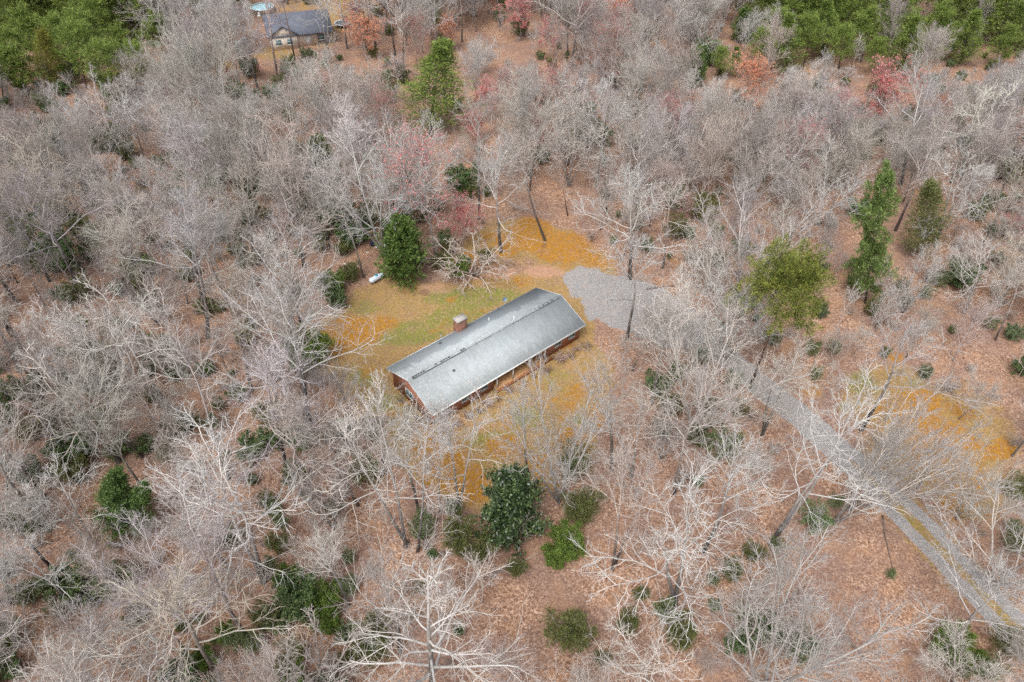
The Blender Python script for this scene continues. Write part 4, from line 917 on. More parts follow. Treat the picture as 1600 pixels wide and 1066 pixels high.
 ('redbud', 1592, 385, 1600, 330, 'reddish tree at the right edge', dict(hmax=9, width=1.3)),
 # evergreens
 ('magnolia', 796, 832, 790, 692, 'big round dark green glossy magnolia below the house', dict(hmax=10, width=.92, rz=0)),
 ('cedar', 630, 438, 624, 346, 'dense dark green cone shaped cedar beside the propane tank', dict(var=0, hmax=11.5, width=1.3)),
 ('yellow_conifer', 674, 205, 676, 68, 'tall pointed yellow green conifer standing alone in the upper wood', dict(hmax=21, width=1.6)),
 ('white_pine', 1352, 474, 1364, 256, 'tall bright green pine with layered clumps and gaps at right', dict(hmax=26, width=.62)),
 ('soft_cedar', 1440, 398, 1450, 278, 'soft olive green cedar right of the layered bright pine', dict(hmax=14, width=1.05)),
 ('umbrella_pine', 1172, 606, 1248, 384, 'pine with a round flat umbrella crown and a dark leaning trunk', dict(hmax=25, width=.74, color=(1.05, .88, .85))),
 ('broad_evergreen', 192, 826, 186, 706, 'bright green conical leafy tree in the lower left wood', dict(hmax=9.5, width=.78, color=(.75, .82, 1.2))),
 ('soft_cedar', 80, 138, 70, 42, 'pointed yellow green cedar at the edge of the top left pines', dict(hmax=17, width=1.0, color=(1.35, 1.2, .7))),
 ('soft_cedar', 112, 132, 108, 74, 'soft grey green cedar right of the pointed yellow green one', dict(hmax=11, width=1.1, color=(.95, .95, 1.1))),
]
for kd, bu, bv, tu, tv, lb, kw in S: tree(kd, bu, bv, tu, tv, lb, **kw)
# pines: top left, top centre and top right
for i, (bu, bv, tu, tv, kd, w_) in enumerate([
    (22, 100, 8, 28, 'virginia_pine', 1.2), (60, 70, 45, -8, 'virginia_pine', 1.2), (135, 112, 118, 18, 'virginia_pine', 1.25), (150, 62, 140, -22, 'virginia_pine', 1.2), (205, 88, 192, 22, 'virginia_pine', 1.1),
    (100, 38, 92, -40, 'virginia_pine', 1.2), (20, 50, 5, -25, 'virginia_pine', 1.3), (185, 40, 178, -35, 'virginia_pine', 1.1), (340, 25, 335, -40, 'cedar', 1.3), (310, 20, 305, -40, 'cedar', 1.3),
    (675, 40, 672, -20, 'virginia_pine', 1.1), (905, 22, 905, -40, 'virginia_pine', .9),
    (1228, 92, 1240, 12, 'yellow_conifer', 1.35), (1212, 70, 1222, 0, 'virginia_pine', 1.3), (1285, 70, 1300, -15, 'yellow_conifer', 1.3), (1320, 55, 1335, -30, 'yellow_conifer', 1.3), (1345, 78, 1360, 0, 'virginia_pine', 1.25), (1408, 98, 1425, 8, 'yellow_conifer', 1.3),
    (1395, 45, 1410, -40, 'yellow_conifer', 1.3), (1475, 72, 1492, -12, 'virginia_pine', 1.3), (1500, 80, 1520, 0, 'yellow_conifer', 1.35), (1455, 35, 1470, -45, 'yellow_conifer', 1.3), (1590, 60, 1606, -10, 'yellow_conifer', 1.2),
    (1260, 40, 1272, -40, 'yellow_conifer', 1.3), (1160, 45, 1165, 0, 'cedar', 1.4), (1120, 105, 1128, 62, 'virginia_pine', 1.3), (1085, 115, 1088, 62, 'cedar', 1.1), (1150, 100, 1155, 60, 'yellow_conifer', 1.2),
    (1560, 85, 1572, 20, 'virginia_pine', 1.1), (1365, 100, 1375, 45, 'virginia_pine', 1.1),
    (45, 122, 30, 52, 'virginia_pine', 1.3), (170, 125, 158, 48, 'virginia_pine', 1.3), (95, 92, 84, 10, 'virginia_pine', 1.3), (215, 120, 205, 50, 'virginia_pine', 1.2), (5, 130, -8, 60, 'virginia_pine', 1.3), (130, 80, 122, 0, 'virginia_pine', 1.3), (240, 60, 232, 0, 'virginia_pine', 1.2), (65, 30, 60, -50, 'virginia_pine', 1.3), (160, 10, 150, -60, 'virginia_pine', 1.3), (210, 20, 205, -50, 'virginia_pine', 1.2),
    (1255, 85, 1268, 10, 'virginia_pine', 1.3), (1430, 80, 1445, 0, 'virginia_pine', 1.3), (1375, 60, 1385, -20, 'yellow_conifer', 1.3), (1230, 40, 1238, -40, 'virginia_pine', 1.3), (1530, 50, 1545, -30, 'virginia_pine', 1.3), (1190, 95, 1198, 30, 'virginia_pine', 1.2), (1310, 92, 1320, 25, 'virginia_pine', 1.2), (270, 22, 265, -50, 'virginia_pine', 1.2), (380, -5, 375, -60, 'virginia_pine', 1.2)]):
    tree(kd, bu, bv + (26 if bu < 260 else 20), tu, tv + 12, width=w_, hmax=25)
# shrubs: (centre px, half width px, kind)
SH = [(1046, 636, 21, 'wispy_shrub', 'dark olive bush right of two dark trunks beside the lawn'), (1035, 672, 16, 'laurel_shrub', None), (1128, 700, 34, 'laurel_shrub', 'wide dark green bush between the pale trunks left of the driveway'),
      (1160, 390, 17, 'holly_shrub', 'small dark green bush left of the umbrella pine crown'), (1035, 952, 20, 'holly_shrub', 'dark green bush at the foot of the pale spreading tree'), (1060, 988, 29, 'wispy_shrub', 'soft olive bush just below right of the dark one by the spreading tree'),
      (1160, 962, 22, 'laurel_shrub', 'upper left of the three dark green shrubs by the dark fallen trunk'), (1152, 1002, 22, 'holly_shrub', 'lowest of the three dark green shrubs by the dark fallen trunk'), (1200, 985, 25, 'holly_shrub', 'right of the three dark green shrubs under the long pale trunks'),
      (1141, 893, 19, 'wispy_shrub', 'round shrub in the middle of a row of three at right'), (1110, 906, 14, 'laurel_shrub', 'smallest round shrub of a row of three at right'), (1173, 863, 18, 'wispy_shrub', 'uppermost round shrub of a row of three at right'),
      (890, 985, 38, 'wispy_shrub', 'large wispy olive bush in the open leaves at the bottom'), (938, 1028, 14, 'wispy_shrub', 'small olive shrub near the tan twiggy bush at the bottom'), (884, 850, 27, 'bright_shrub', 'vivid light green shrub right of the magnolia'),
      (905, 795, 32, 'wispy_shrub', 'loose olive bush above the vivid light green shrub'), (806, 888, 16, 'wispy_shrub', 'small yellow green bush growing at the dark mossy log'), (716, 834, 31, 'wispy_shrub', 'olive green bush left of the magnolia'), (745, 866, 20, 'wispy_shrub', 'faint loose bush below left of the magnolia'),
      (866, 875, 14, 'bright_shrub', 'small yellow green shrub touching the vivid light green one'),
      (125, 700, 30, 'holly_shrub', 'dark green dense bush left of the bright conical tree, upper'), (120, 735, 28, 'laurel_shrub', 'dull green bush below the dense dark one at left'), (104, 592, 19, 'laurel_shrub', None), (104, 615, 14, 'wispy_shrub', None), (376, 615, 16, 'holly_shrub', 'small very dark green bush in the leaves left of the lawn'),
      (196, 608, 26, 'laurel_shrub', None), (148, 605, 24, 'laurel_shrub', None), (150, 552, 22, 'holly_shrub', None), (265, 547, 14, 'holly_shrub', None), (322, 578, 12, 'bright_shrub', None), (232, 540, 18, 'laurel_shrub', None),
      (470, 932, 34, 'holly_shrub', 'large dark green holly mass, middle of the bottom left thicket'), (440, 965, 28, 'holly_shrub', 'dark green bush at the left of the holly thicket'), (505, 935, 26, 'bright_shrub', 'yellow green bush at the right of the holly thicket'), (455, 905, 20, 'bright_shrub', None),
      (516, 972, 18, 'bright_shrub', None), (550, 912, 18, 'laurel_shrub', None), (545, 872, 15, 'laurel_shrub', None), (590, 975, 22, 'laurel_shrub', None), (585, 1010, 26, 'laurel_shrub', None), (545, 985, 20, 'holly_shrub', None), (460, 1020, 26, 'laurel_shrub', None), (458, 1058, 22, 'bright_shrub', None), (500, 1058, 14, 'laurel_shrub', None),
      (355, 990, 15, 'bright_shrub', 'left bush of the pair right of the curved trunk at lower left'), (375, 1000, 22, 'laurel_shrub', 'right bush of the pair right of the curved trunk at lower left'), (398, 1005, 22, 'laurel_shrub', None), (287, 978, 12, 'wispy_shrub', None), (312, 965, 12, 'laurel_shrub', None),
      (296, 1042, 13, 'laurel_shrub', 'round green bush at the foot of the curved grey trunk'), (320, 1028, 17, 'bright_shrub', 'olive green bush right of the curved grey trunk foot'), (216, 958, 14, 'bright_shrub', 'yellow green tuft in the crown left of the curved trunk'), (145, 922, 22, 'holly_shrub', 'dark green bush beneath the crooked crown at lower left'),
      (20, 815, 26, 'laurel_shrub', None), (55, 820, 20, 'holly_shrub', None), (212, 895, 16, 'laurel_shrub', None), (436, 850, 20, 'laurel_shrub', 'upright dark green bush by the slim trunk left of centre at the bottom'), (440, 815, 16, 'laurel_shrub', None), (425, 880, 16, 'laurel_shrub', None), (185, 890, 22, 'laurel_shrub', None),
      (12, 890, 18, 'laurel_shrub', None), (15, 650, 20, 'holly_shrub', None), (100, 405, 32, 'holly_shrub', 'large green bush mass in the left wood'), (140, 372, 26, 'laurel_shrub', None), (148, 395, 17, 'holly_shrub', None), (48, 372, 24, 'laurel_shrub', None), (70, 345, 22, 'holly_shrub', None), (25, 310, 20, 'laurel_shrub', None), (60, 415, 22, 'laurel_shrub', None), (130, 455, 22, 'laurel_shrub', None), (90, 335, 18, 'holly_shrub', None), (30, 400, 20, 'laurel_shrub', None),
      (225, 470, 15, 'laurel_shrub', None), (280, 310, 18, 'laurel_shrub', None), (178, 222, 24, 'holly_shrub', 'dark green bush between grey trunks in the upper left wood'), (205, 238, 16, 'laurel_shrub', None), (1496, 435, 24, 'holly_shrub', 'dark green bush behind the white crooked crown at right'), (1440, 460, 14, 'laurel_shrub', None), (1462, 440, 16, 'laurel_shrub', None),
      (1582, 765, 24, 'laurel_shrub', 'pale green bush at the right edge of the mossy clearing'), (1478, 1005, 30, 'bright_shrub', 'left green bush under the leaning dark trunk at lower right'), (1535, 1045, 26, 'laurel_shrub', 'lower right green bush near the driveway end'), (1500, 1035, 24, 'laurel_shrub', None), (1210, 850, 16, 'laurel_shrub', None),
      (530, 345, 26, 'holly_shrub', 'dark laurel below the tall grey trunk, leftmost by the tank'), (552, 372, 22, 'holly_shrub', 'dark green laurel behind the tall pale trunk'), (505, 325, 24, 'laurel_shrub', None), (520, 445, 18, 'bright_shrub', 'light green bush left of the propane tank at the lawn edge'), (550, 430, 17, 'wispy_shrub', 'loose olive bush just left of the propane tank'), (537, 392, 14, 'laurel_shrub', 'small rounded bush in front of the dark laurels'),
      (575, 345, 24, 'laurel_shrub', None), (632, 318, 26, 'laurel_shrub', 'grey green bush behind the pointed top of the cedar'), (655, 335, 22, 'wispy_shrub', None), (722, 288, 24, 'holly_shrub', 'dark green bush behind the pink budded tree'), (735, 300, 16, 'laurel_shrub', None), (685, 320, 18, 'laurel_shrub', None), (480, 290, 20, 'holly_shrub', None), (465, 330, 16, 'laurel_shrub', None), (500, 385, 12, 'laurel_shrub', None),
      (717, 420, 17, 'bright_shrub', 'green bush showing through the low arching branches'), (686, 412, 14, 'wispy_shrub', 'small green and red bush left of the arching branches'), (760, 405, 14, 'wispy_shrub', None), (650, 405, 10, 'laurel_shrub', None), (1560, 60, 26, 'laurel_shrub', None), (1535, 260, 18, 'holly_shrub', None), (1590, 240, 22, 'holly_shrub', 'dark bush at the right edge beside the straight pale trunk'),
      (1520, 335, 18, 'laurel_shrub', None), (1330, 210, 16, 'laurel_shrub', None), (1275, 245, 16, 'laurel_shrub', None), (1100, 90, 22, 'holly_shrub', None), (1140, 600, 18, 'laurel_shrub', None), (1150, 640, 16, 'laurel_shrub', None), (990, 225, 12, 'holly_shrub', None), (1010, 265, 10, 'laurel_shrub', None), (845, 165, 16, 'wispy_shrub', None),
      (395, 330, 16, 'laurel_shrub', None), (300, 400, 14, 'laurel_shrub', None), (240, 620, 14, 'wispy_shrub', None), (335, 660, 15, 'laurel_shrub', None), (300, 660, 14, 'wispy_shrub', None), (455, 735, 14, 'wispy_shrub', None), (520, 795, 18, 'laurel_shrub', None), (430, 795, 12, 'bright_shrub', None), (420, 780, 14, 'laurel_shrub', None), (350, 370, 16, 'laurel_shrub', None), (1240, 460, 12, 'laurel_shrub', None), (1300, 545, 14, 'laurel_shrub', None)]
for u, v, rp, kd, lb in SH: shrub(kd, u, v, rp * 1.08, lb, asp=.80, color=(1, 1, 1))
# bare twiggy foundation shrubs along the house
rnd0 = random.Random(9)
for i, (lx, s_) in enumerate([(-10.8, 1.3), (-9.2, 1.2), (-7.6, 1.4), (-6.2, 1.1), (-4.7, 1.3), (-3.3, 1.2), (-1.4, 1.0), (.6, .9), (2.4, 1.0), (4.4, 1.1), (7.0, 1.3), (8.4, 1.2), (9.8, 1.3), (11.0, 1.2)]):
    p = HM @ Vector((lx, -hy - 1.5 - .3 * (i % 2), 0)); put('brush', p.x, p.y, s_ * rnd0.uniform(.6, 1.0), label=None, var=i % 2, width=rnd0.uniform(1.3, 2.2), color=(.80, .66, .62))
for i, (ly, s_) in enumerate([(-3.6, 1.5), (-2.3, 1.2), (-.6, 1.3), (1.2, 1.1)]):
    p = HM @ Vector((-hx - .9, ly, 0)); put('brush', p.x, p.y, s_, var=1, width=1.2, color=(.75, .68, .62))

# ------------------------------------------------------------------ the rest of the wood
rnd = random.Random(21); rg = np.random.default_rng(21)
driv = cen[::4]
def free(x, y, big=True):
    p = proj([x, y, 0]); u, v = p
    U, V = np.array([u]), np.array([v])
    if poly_sd(U, V, LAWN)[0] > (-10 if big else 4): return 0
    if poly_sd(U, V, PARK)[0] > -14: return 0
    if np.min(np.hypot(driv[:, 0] - x, driv[:, 1] - y)) < (3.2 if big else 2.6): return 0
    q = HI @ Vector((x, y, 0))
    if abs(q.x) < HL / 2 + 3 and abs(q.y) < HW / 2 + 3: return 0
    d = 1.0
    if blob(U, V, [(460, 50, 95, 48, 1), (540, 15, 50, 50, 1), (395, 100, 70, 18, 1), (400, 15, 40, 30, 1)])[0] > .25: return 0
    if blob(U, V, [(1460, 690, 120, 80, 1), (1550, 770, 50, 50, 1), (1370, 630, 60, 40, 1)])[0] > .2: d *= .02
    if blob(U, V, [(1430, 930, 75, 140, 1), (860, 960, 90, 110, 1), (790, 890, 90, 30, 1), (1330, 880, 90, 80, 1)])[0] > .2: d *= .04
    if blob(U, V, [(900, 240, 95, 140, 1), (860, 310, 80, 50, 1), (1000, 90, 60, 70, 1)])[0] > .2: d *= .30
    if blob(U, V, [(340, 950, 60, 60, 1), (920, 740, 60, 60, 1), (600, 800, 60, 60, 1)])[0] > .2: d *= .35
    if blob(U, V, [(720, 340, 120, 50, 1), (590, 410, 90, 40, 1), (870, 330, 60, 30, 1)])[0] > .2: d *= .25
    if v > 560: d *= .85
    if v > 560 and u > 900: d *= .40
    return d
ZONES = [(100, 45, 150, 78, 1), (30, 130, 60, 40, .6), (1330, 35, 230, 62, .97), (1500, 45, 120, 60, .95), (1120, 90, 60, 40, .8), (674, 140, 48, 80, 1), (1372, 350, 42, 110, 1), (1245, 445, 66, 62, 1), (1450, 335, 34, 62, .9),
         (628, 395, 42, 60, 1), (588, 440, 60, 30, 1), (795, 790, 62, 84, 1), (884, 850, 40, 40, 1), (716, 835, 40, 40, 1), (905, 795, 36, 36, .9), (190, 765, 50, 66, 1), (455, 45, 70, 40, .72), (465, 62, 44, 16, 1), (400, 14, 34, 18, .8), (365, 66, 30, 18, .8), (535, 35, 36, 34, .8),
         (570, 55, 56, 50, 1), (702, 45, 38, 38, 1), (815, 30, 70, 56, 1), (860, 60, 40, 40, .9), (1385, 125, 50, 46, 1), (1175, 105, 38, 38, 1), (380, 112, 50, 16, .95), (750, 140, 40, 30, .8), (750, 180, 40, 30, .8), (680, 235, 40, 50, .7), (740, 170, 40, 50, .6),
         (720, 510, 150, 90, 1), (850, 400, 120, 70, .97), (560, 510, 80, 60, .95), (740, 640, 130, 60, .9), (880, 640, 70, 80, .75), (700, 740, 60, 60, .9), (970, 470, 80, 46, .25), (620, 640, 60, 50, .7),
         (1060, 500, 40, 34, .6), (1110, 540, 40, 30, .8), (1160, 578, 40, 30, .9), (1200, 610, 46, 34, .96), (1255, 655, 50, 36, .97), (1310, 700, 50, 36, .98), (1360, 745, 50, 36, .98), (1410, 795, 50, 36, .99), (1460, 845, 46, 34, 1), (1510, 900, 46, 34, 1), (1560, 955, 46, 34, 1), (1590, 1000, 46, 40, 1),
         (1440, 700, 110, 60, .6), (1530, 760, 60, 50, .6), (1440, 930, 90, 130, .95), (860, 950, 110, 120, .96), (1330, 890, 70, 70, .6), (1200, 900, 60, 60, .4), (1040, 650, 36, 46, .8), (1130, 700, 40, 40, .7),
         (470, 935, 70, 50, .95), (375, 1000, 50, 30, .8), (350, 960, 60, 50, .7), (310, 1035, 36, 26, .9), (120, 715, 44, 44, .6), (110, 385, 66, 54, .6), (40, 340, 40, 40, .4), (105, 600, 26, 30, .5), (376, 615, 24, 24, .6), (170, 605, 50, 30, .4), (178, 225, 34, 34, .85), (130, 455, 30, 26, .6),
         (535, 360, 56, 40, .85), (640, 315, 36, 30, .8), (722, 290, 34, 30, .85), (590, 380, 50, 50, .6), (900, 250, 60, 90, .45), (870, 320, 60, 50, .7), (1496, 440, 34, 30, .7), (440, 840, 30, 50, .7), (285, 540, 40, 40, .4), (260, 470, 30, 30, .6), (400, 700, 50, 50, .3), (300, 620, 50, 40, .25),
         (1480, 1005, 46, 46, .8), (1170, 985, 66, 50, .8), (1045, 970, 44, 50, .8), (1140, 890, 60, 36, .8), (250, 720, 50, 40, .5), (60, 650, 50, 40, .4), (600, 800, 50, 50, .6), (740, 355, 60, 36, .7), (890, 985, 50, 50, 1), (880, 610, 50, 50, .5), (1000, 620, 60, 60, .4), (1080, 620, 50, 50, .4)]
ZA = np.array(ZONES)
def covered(x, y, h, lx=0, ly=0):
    k = np.array([(.50, 0), (.72, 0), (.97, 0), (.72, -.2), (.72, .2)])
    P = np.stack([x + lx * k[:, 0] + k[:, 1] * h, y + ly * k[:, 0], h * k[:, 0]], -1); p = proj(P)
    q = ((p[:, None, 0] - ZA[None, :, 0]) / ZA[None, :, 2]) ** 2 + ((p[:, None, 1] - ZA[None, :, 1]) / ZA[None, :, 3]) ** 2 < 1
    return float((q * ZA[None, :, 4]).max())
cells = {}
def near(x, y, r, c=6.0):
    for i in range(int(x // c) - 1, int(x // c) + 2):
        for j in range(int(y // c) - 1, int(y // c) + 2):
            for (a, b) in cells.get((i, j), ()):
                if (a - x) ** 2 + (b - y) ** 2 < r * r: return True
    return False
def mark(x, y, c=6.0): cells.setdefault((int(x // c), int(y // c)), []).append((x, y))
for r, kd, b, m, h, lb in PLACED:
    if CAT[kd] == 'tree': mark(r.location.x, r.location.y)
def in_margin(x, y, h):
    p = proj([[x, y, 0], [x, y, h]])
    if depth([x, y, 0]) < 12: return False
    return (p[:, 0].max() > -160) and (p[:, 0].min() < 1760) and p[0, 1] > -75 and (p[1, 1] < 1150)
cand = []
for _ in range(26000):
    y = rnd.uniform(-52, 168); x = rnd.uniform(-165, 165)
    if not in_margin(x, y, 16): continue
    d = free(x, y)
    if d == 0 or rnd.random() > d: continue
    p = proj([x, y, 0]); u, v = p
    upper = v < 330
    if near(x, y, rnd.uniform(2.8, 4.1) if upper else (rnd.uniform(3.1, 4.8) if u < 560 else rnd.uniform(4.0, 5.8))): continue
    q = rnd.random()
    if v < 75 and (u < 235 or u > 1190): kd = 'virginia_pine' if q < (.40 if u < 235 else .22) else ('yellow_conifer' if q < .30 else ('cedar' if q < .33 else 'maple'))
    elif u > 1000 and v < 360: kd = ('maple' if q < .66 else 'vase' if q < .78 else 'oak' if q < .90 else 'poplar' if q < .92 else 'redtip' if q < .985 else 'orangebud')
    elif v < 250 and u > 520 : kd = ('maple' if q < .40 else 'vase' if q < .52 else 'oak' if q < .72 else 'poplar' if q < .76 else 'redtip' if q < .88 else 'redbud' if q < .93 else 'orangebud' if q < .97 else 'tanbud')
    elif v < 330: kd = ('maple' if q < .42 else 'vase' if q < .60 else 'oak' if q < .84 else 'poplar' if q < .94 else 'tanbud' if q < .98 else 'cedar')
    elif u > 900: kd = ('maple' if q < .32 else 'vase' if q < .60 else 'oak' if q < .86 else 'poplar')
    else: kd = ('maple' if q < .22 else 'vase' if q < .36 else 'oak' if q < .78 else 'poplar' if q < .96 else 'tanbud')
    h = {'oak': 17.5, 'poplar': 19, 'maple': 13, 'vase': 14, 'redbud': 12, 'redtip': 13, 'orangebud': 11, 'tanbud': 8, 'virginia_pine': 17, 'yellow_conifer': 16, 'cedar': 10}[kd] * rnd.choice([rnd.uniform(.5, .8), rnd.uniform(.8, 1.1), rnd.uniform(.95, 1.3)])
    if v > 560 and u > 900: h *= .85
    lx = rnd.gauss(0, .05) * h
    if kd in ('virginia_pine', 'yellow_conifer'): pass
    elif rnd.random() < covered(x, y, h, lx):
        if rnd.random() < .5: continue
        h *= rnd.uniform(.4, .6); kd = 'maple'; lx *= .5
        if rnd.random() < covered(x, y, h, lx): continue
    mark(x, y)
    cand.append((x, y, h, kd, lx, rnd.gauss(0, .04) * h))
cand.sort(key=lambda c: -c[2] / depth([c[0], c[1], c[2] * .6]))
BARE = ('oak', 'poplar', 'maple', 'vase', 'leader')
nb = sum(1 for q in PLACED if q[1] in BARE); rest = []
for c in cand:
    x, y, h, kd, lx, ly = c
    vis = proj([x + lx * .6, y, h * .6])
    inside = -20 < vis[0] < 1620 and -15 < vis[1] < 1080
    if inside and (kd not in BARE or nb < 292):
        nb += kd in BARE
        col = (rnd.uniform(.72, 1.12),) * 3; col = (col[0], col[1] * rnd.uniform(.94, 1.0), col[2] * rnd.uniform(.90, 1.02))
        put(kd, x, y, h, (lx, ly), rnd=rnd, width=rnd.uniform(.85, 1.15), color=col)
    else: rest.append(c)
# evergreen understory, many in the left and lower left wood
ns = 0
for _ in range(9000):
    if ns >= 150: break
    y = rnd.uniform(-48, 140); x = rnd.uniform(-140, 140); p = proj([x, y, 0]); u, v = p
    if not (-40 < u < 1640 and 0 < v < 1100): continue
    d = free(x, y, False)
    wgt = (.85 if u < 560 else .22) * (1 if v > 150 else .5)
    if 560 < u < 780 and 230 < v < 400: wgt = .7
    if u > 1380 and v > 820: wgt = .15
    wgt *= .25 + 1.5 * (vnoise(np.array(x), np.array(y), 18, 3) > .5)
    if d == 0 or rnd.random() > wgt * min(1, d * 2) or near(x, y, 1.6): continue
    mark(x, y); ns += 1
    kd = rnd.choice(['holly_shrub', 'laurel_shrub', 'laurel_shrub', 'laurel_shrub', 'wispy_shrub', 'holly_shrub', 'bright_shrub'] if u < 560 else ['laurel_shrub', 'wispy_shrub', 'holly_shrub', 'laurel_shrub'])
    put(kd, x, y, rnd.uniform(1.3, 4.2), rnd=rnd, width=rnd.uniform(.8, 1.15), color=(rnd.uniform(.85, 1.1), rnd.uniform(.9, 1.05), rnd.uniform(.85, 1.1)))

# ------------------------------------------------------------------ labels: what each tree stands next to
LMK = [('the white propane tank', 588, 437), ('the chimney of the brick house', 720, 503), ('the round dark magnolia', 795, 785), ('the vivid light green shrub', 884, 850), ('the umbrella crowned pine', 1245, 440), ('the layered bright green pine', 1370, 345),
       ('the yellow green conifer', 674, 135), ('the far beige house', 462, 45), ('the round above ground pool', 411, 15), ('the bright orange moss patch', 850, 365), ('the bright conical evergreen', 190, 765), ('the large wispy olive bush', 890, 985),
       ('the holly thicket', 470, 935), ('the curved grey trunk', 290, 975), ('the long dark fallen pole', 1388, 850), ('the mossy clearing', 1470, 700), ('the driveway at the right edge', 1580, 975), ('the driveway bend', 1180, 595),
       ('the gravel parking area', 970, 470), ('the pink topped tree', 1385, 130), ('the orange topped tree', 1176, 110), ('the left green bush mass', 105, 400), ('the pointed cedar near top left', 80, 90), ('the two long dark trunks', 470, 560),
       ('the dark upper left bush', 178, 222), ('the two tall dark top trunks', 880, 100), ('the olive bush by the lawn', 1046, 636), ('the big pale leader tree', 660, 950), ('the lower right shrub trio', 1170, 985), ('the white crooked crown', 1530, 430),
       ('the long leaning grey trunk', 290, 580), ('the crooked lower left crown', 60, 890), ('the white limbed leaning tree', 80, 610), ('the small orange crown', 482, 240), ('the open pink woodland floor', 930, 230), ('the big thick leaning tree', 1430, 220)]
DESC = {'oak': 'grey crooked limbed bare tree', 'poplar': 'tall slim bare tree', 'maple': 'fine twigged bare tree', 'vase': 'fan shaped bare tree', 'leader': 'single leader bare tree', 'redbud': 'red budded tree', 'redtip': 'pinkish budded tree', 'orangebud': 'orange budded tree', 'tanbud': 'small tan leaved tree',
        'sprawl': 'low arching tree', 'sapling': 'thin bare sapling', 'brush': 'low bare twiggy shrub', 'holly_shrub': 'dark green shrub', 'laurel_shrub': 'dull green shrub', 'bright_shrub': 'light green shrub', 'wispy_shrub': 'wispy olive shrub', 'cedar': 'dark green cedar', 'soft_cedar': 'soft olive cedar',
        'yellow_conifer': 'yellow green conifer', 'virginia_pine': 'yellow green tufted pine', 'white_pine': 'layered pine', 'umbrella_pine': 'umbrella pine', 'magnolia': 'magnolia', 'broad_evergreen': 'broad evergreen'}
ORD = ['nearest', 'second', 'third', 'fourth', 'fifth', 'sixth', 'seventh', 'eighth', 'ninth', 'tenth', 'eleventh', 'twelfth', 'thirteenth', 'fourteenth', 'fifteenth']
DIRS = ['right', 'lower right', 'below', 'lower left', 'left', 'upper left', 'above', 'upper right']
sect = {}
for it in PLACED:
    r, kd, b, m, h, lb = it
    if lb: r['label'] = lb; continue
    if kd == 'brush':
        q = HI @ Vector((r.location.x, r.location.y, 0))
        continue
    p = m if CAT[kd] == 'tree' else b
    j = min(range(len(LMK)), key=lambda k: (LMK[k][1] - p[0]) ** 2 + (LMK[k][2] - p[1]) ** 2)
    dx, dy = p[0] - LMK[j][1], p[1] - LMK[j][2]; o = int(round(math.atan2(dy, dx) / (math.pi / 4))) % 8
    sect.setdefault((DESC[kd], j, o), []).append((math.hypot(dx, dy), r))
for (ds, j, o), L in sect.items():
    L.sort(key=lambda t: t[0])
    where = {'right': 'right of', 'left': 'left of', 'below': 'below', 'above': 'above', 'upper left': 'up left of', 'upper right': 'up right of', 'lower left': 'down left of', 'lower right': 'down right of'}[DIRS[o]]
    for i, (dd, r) in enumerate(L):
        r['label'] = '%s, %s %s %s' % (ds, ORD[i] if len(L) > 1 else 'only one', where, LMK[j][0])
fb = [it for it in PLACED if it[1] == 'brush']
front = sorted([it for it in fb if (HI @ it[0].location).y < -hy - 1.0 and (HI @ it[0].location).x > -hx - .5], key=lambda it: (HI @ it[0].location).x)
side = [it for it in fb if it not in front]
EN = ['first', 'second', 'third', 'fourth', 'fifth', 'sixth', 'seventh', 'eighth', 'ninth', 'tenth', 'eleventh', 'twelfth', 'thirteenth', 'fourteenth']
for i, it in enumerate(front): it[0]['label'] = 'bare twiggy shrub along the front wall, %s from its left corner' % EN[i]
side.sort(key=lambda it: (HI @ it[0].location).y)
for i, it in enumerate(side): it[0]['label'] = 'bare twiggy shrub against the left gable wall, %s from the front corner' % EN[i]

# ------------------------------------------------------------------ what nobody could count: the wood beyond, the brush and saplings
def joined(kind, i):
    parts, H = PROTO[kind][i]; nm = kind + '_source_%d' % i
    Vs, Fs, mats, fm, att, off = [], [], [], [], {'pale': [], 'lv': []}, 0
    for pn, me in parts:
        n = len(me.vertices); v = np.empty(n * 3, np.float32); me.vertices.foreach_get('co', v); Vs.append(v.reshape(-1, 3))
        f = np.empty(len(me.loops), np.int32); me.loops.foreach_get('vertex_index', f); Fs.append(f.reshape(-1, 4) + off); off += n
        if me.materials[0] not in mats: mats.append(me.materials[0])
        fm.append(np.full(len(f) // 4, mats.index(me.materials[0])))
        for k in att:
            a = np.zeros(n, np.float32)
            if k in me.attributes: me.attributes[k].data.foreach_get('value', a)
            att[k].append(a)
    me = np_mesh(nm, np.concatenate(Vs), np.concatenate(Fs), mats, {k: np.concatenate(a) for k, a in att.items()}, fm=np.concatenate(fm))
    return bpy.data.objects.new(nm, me)
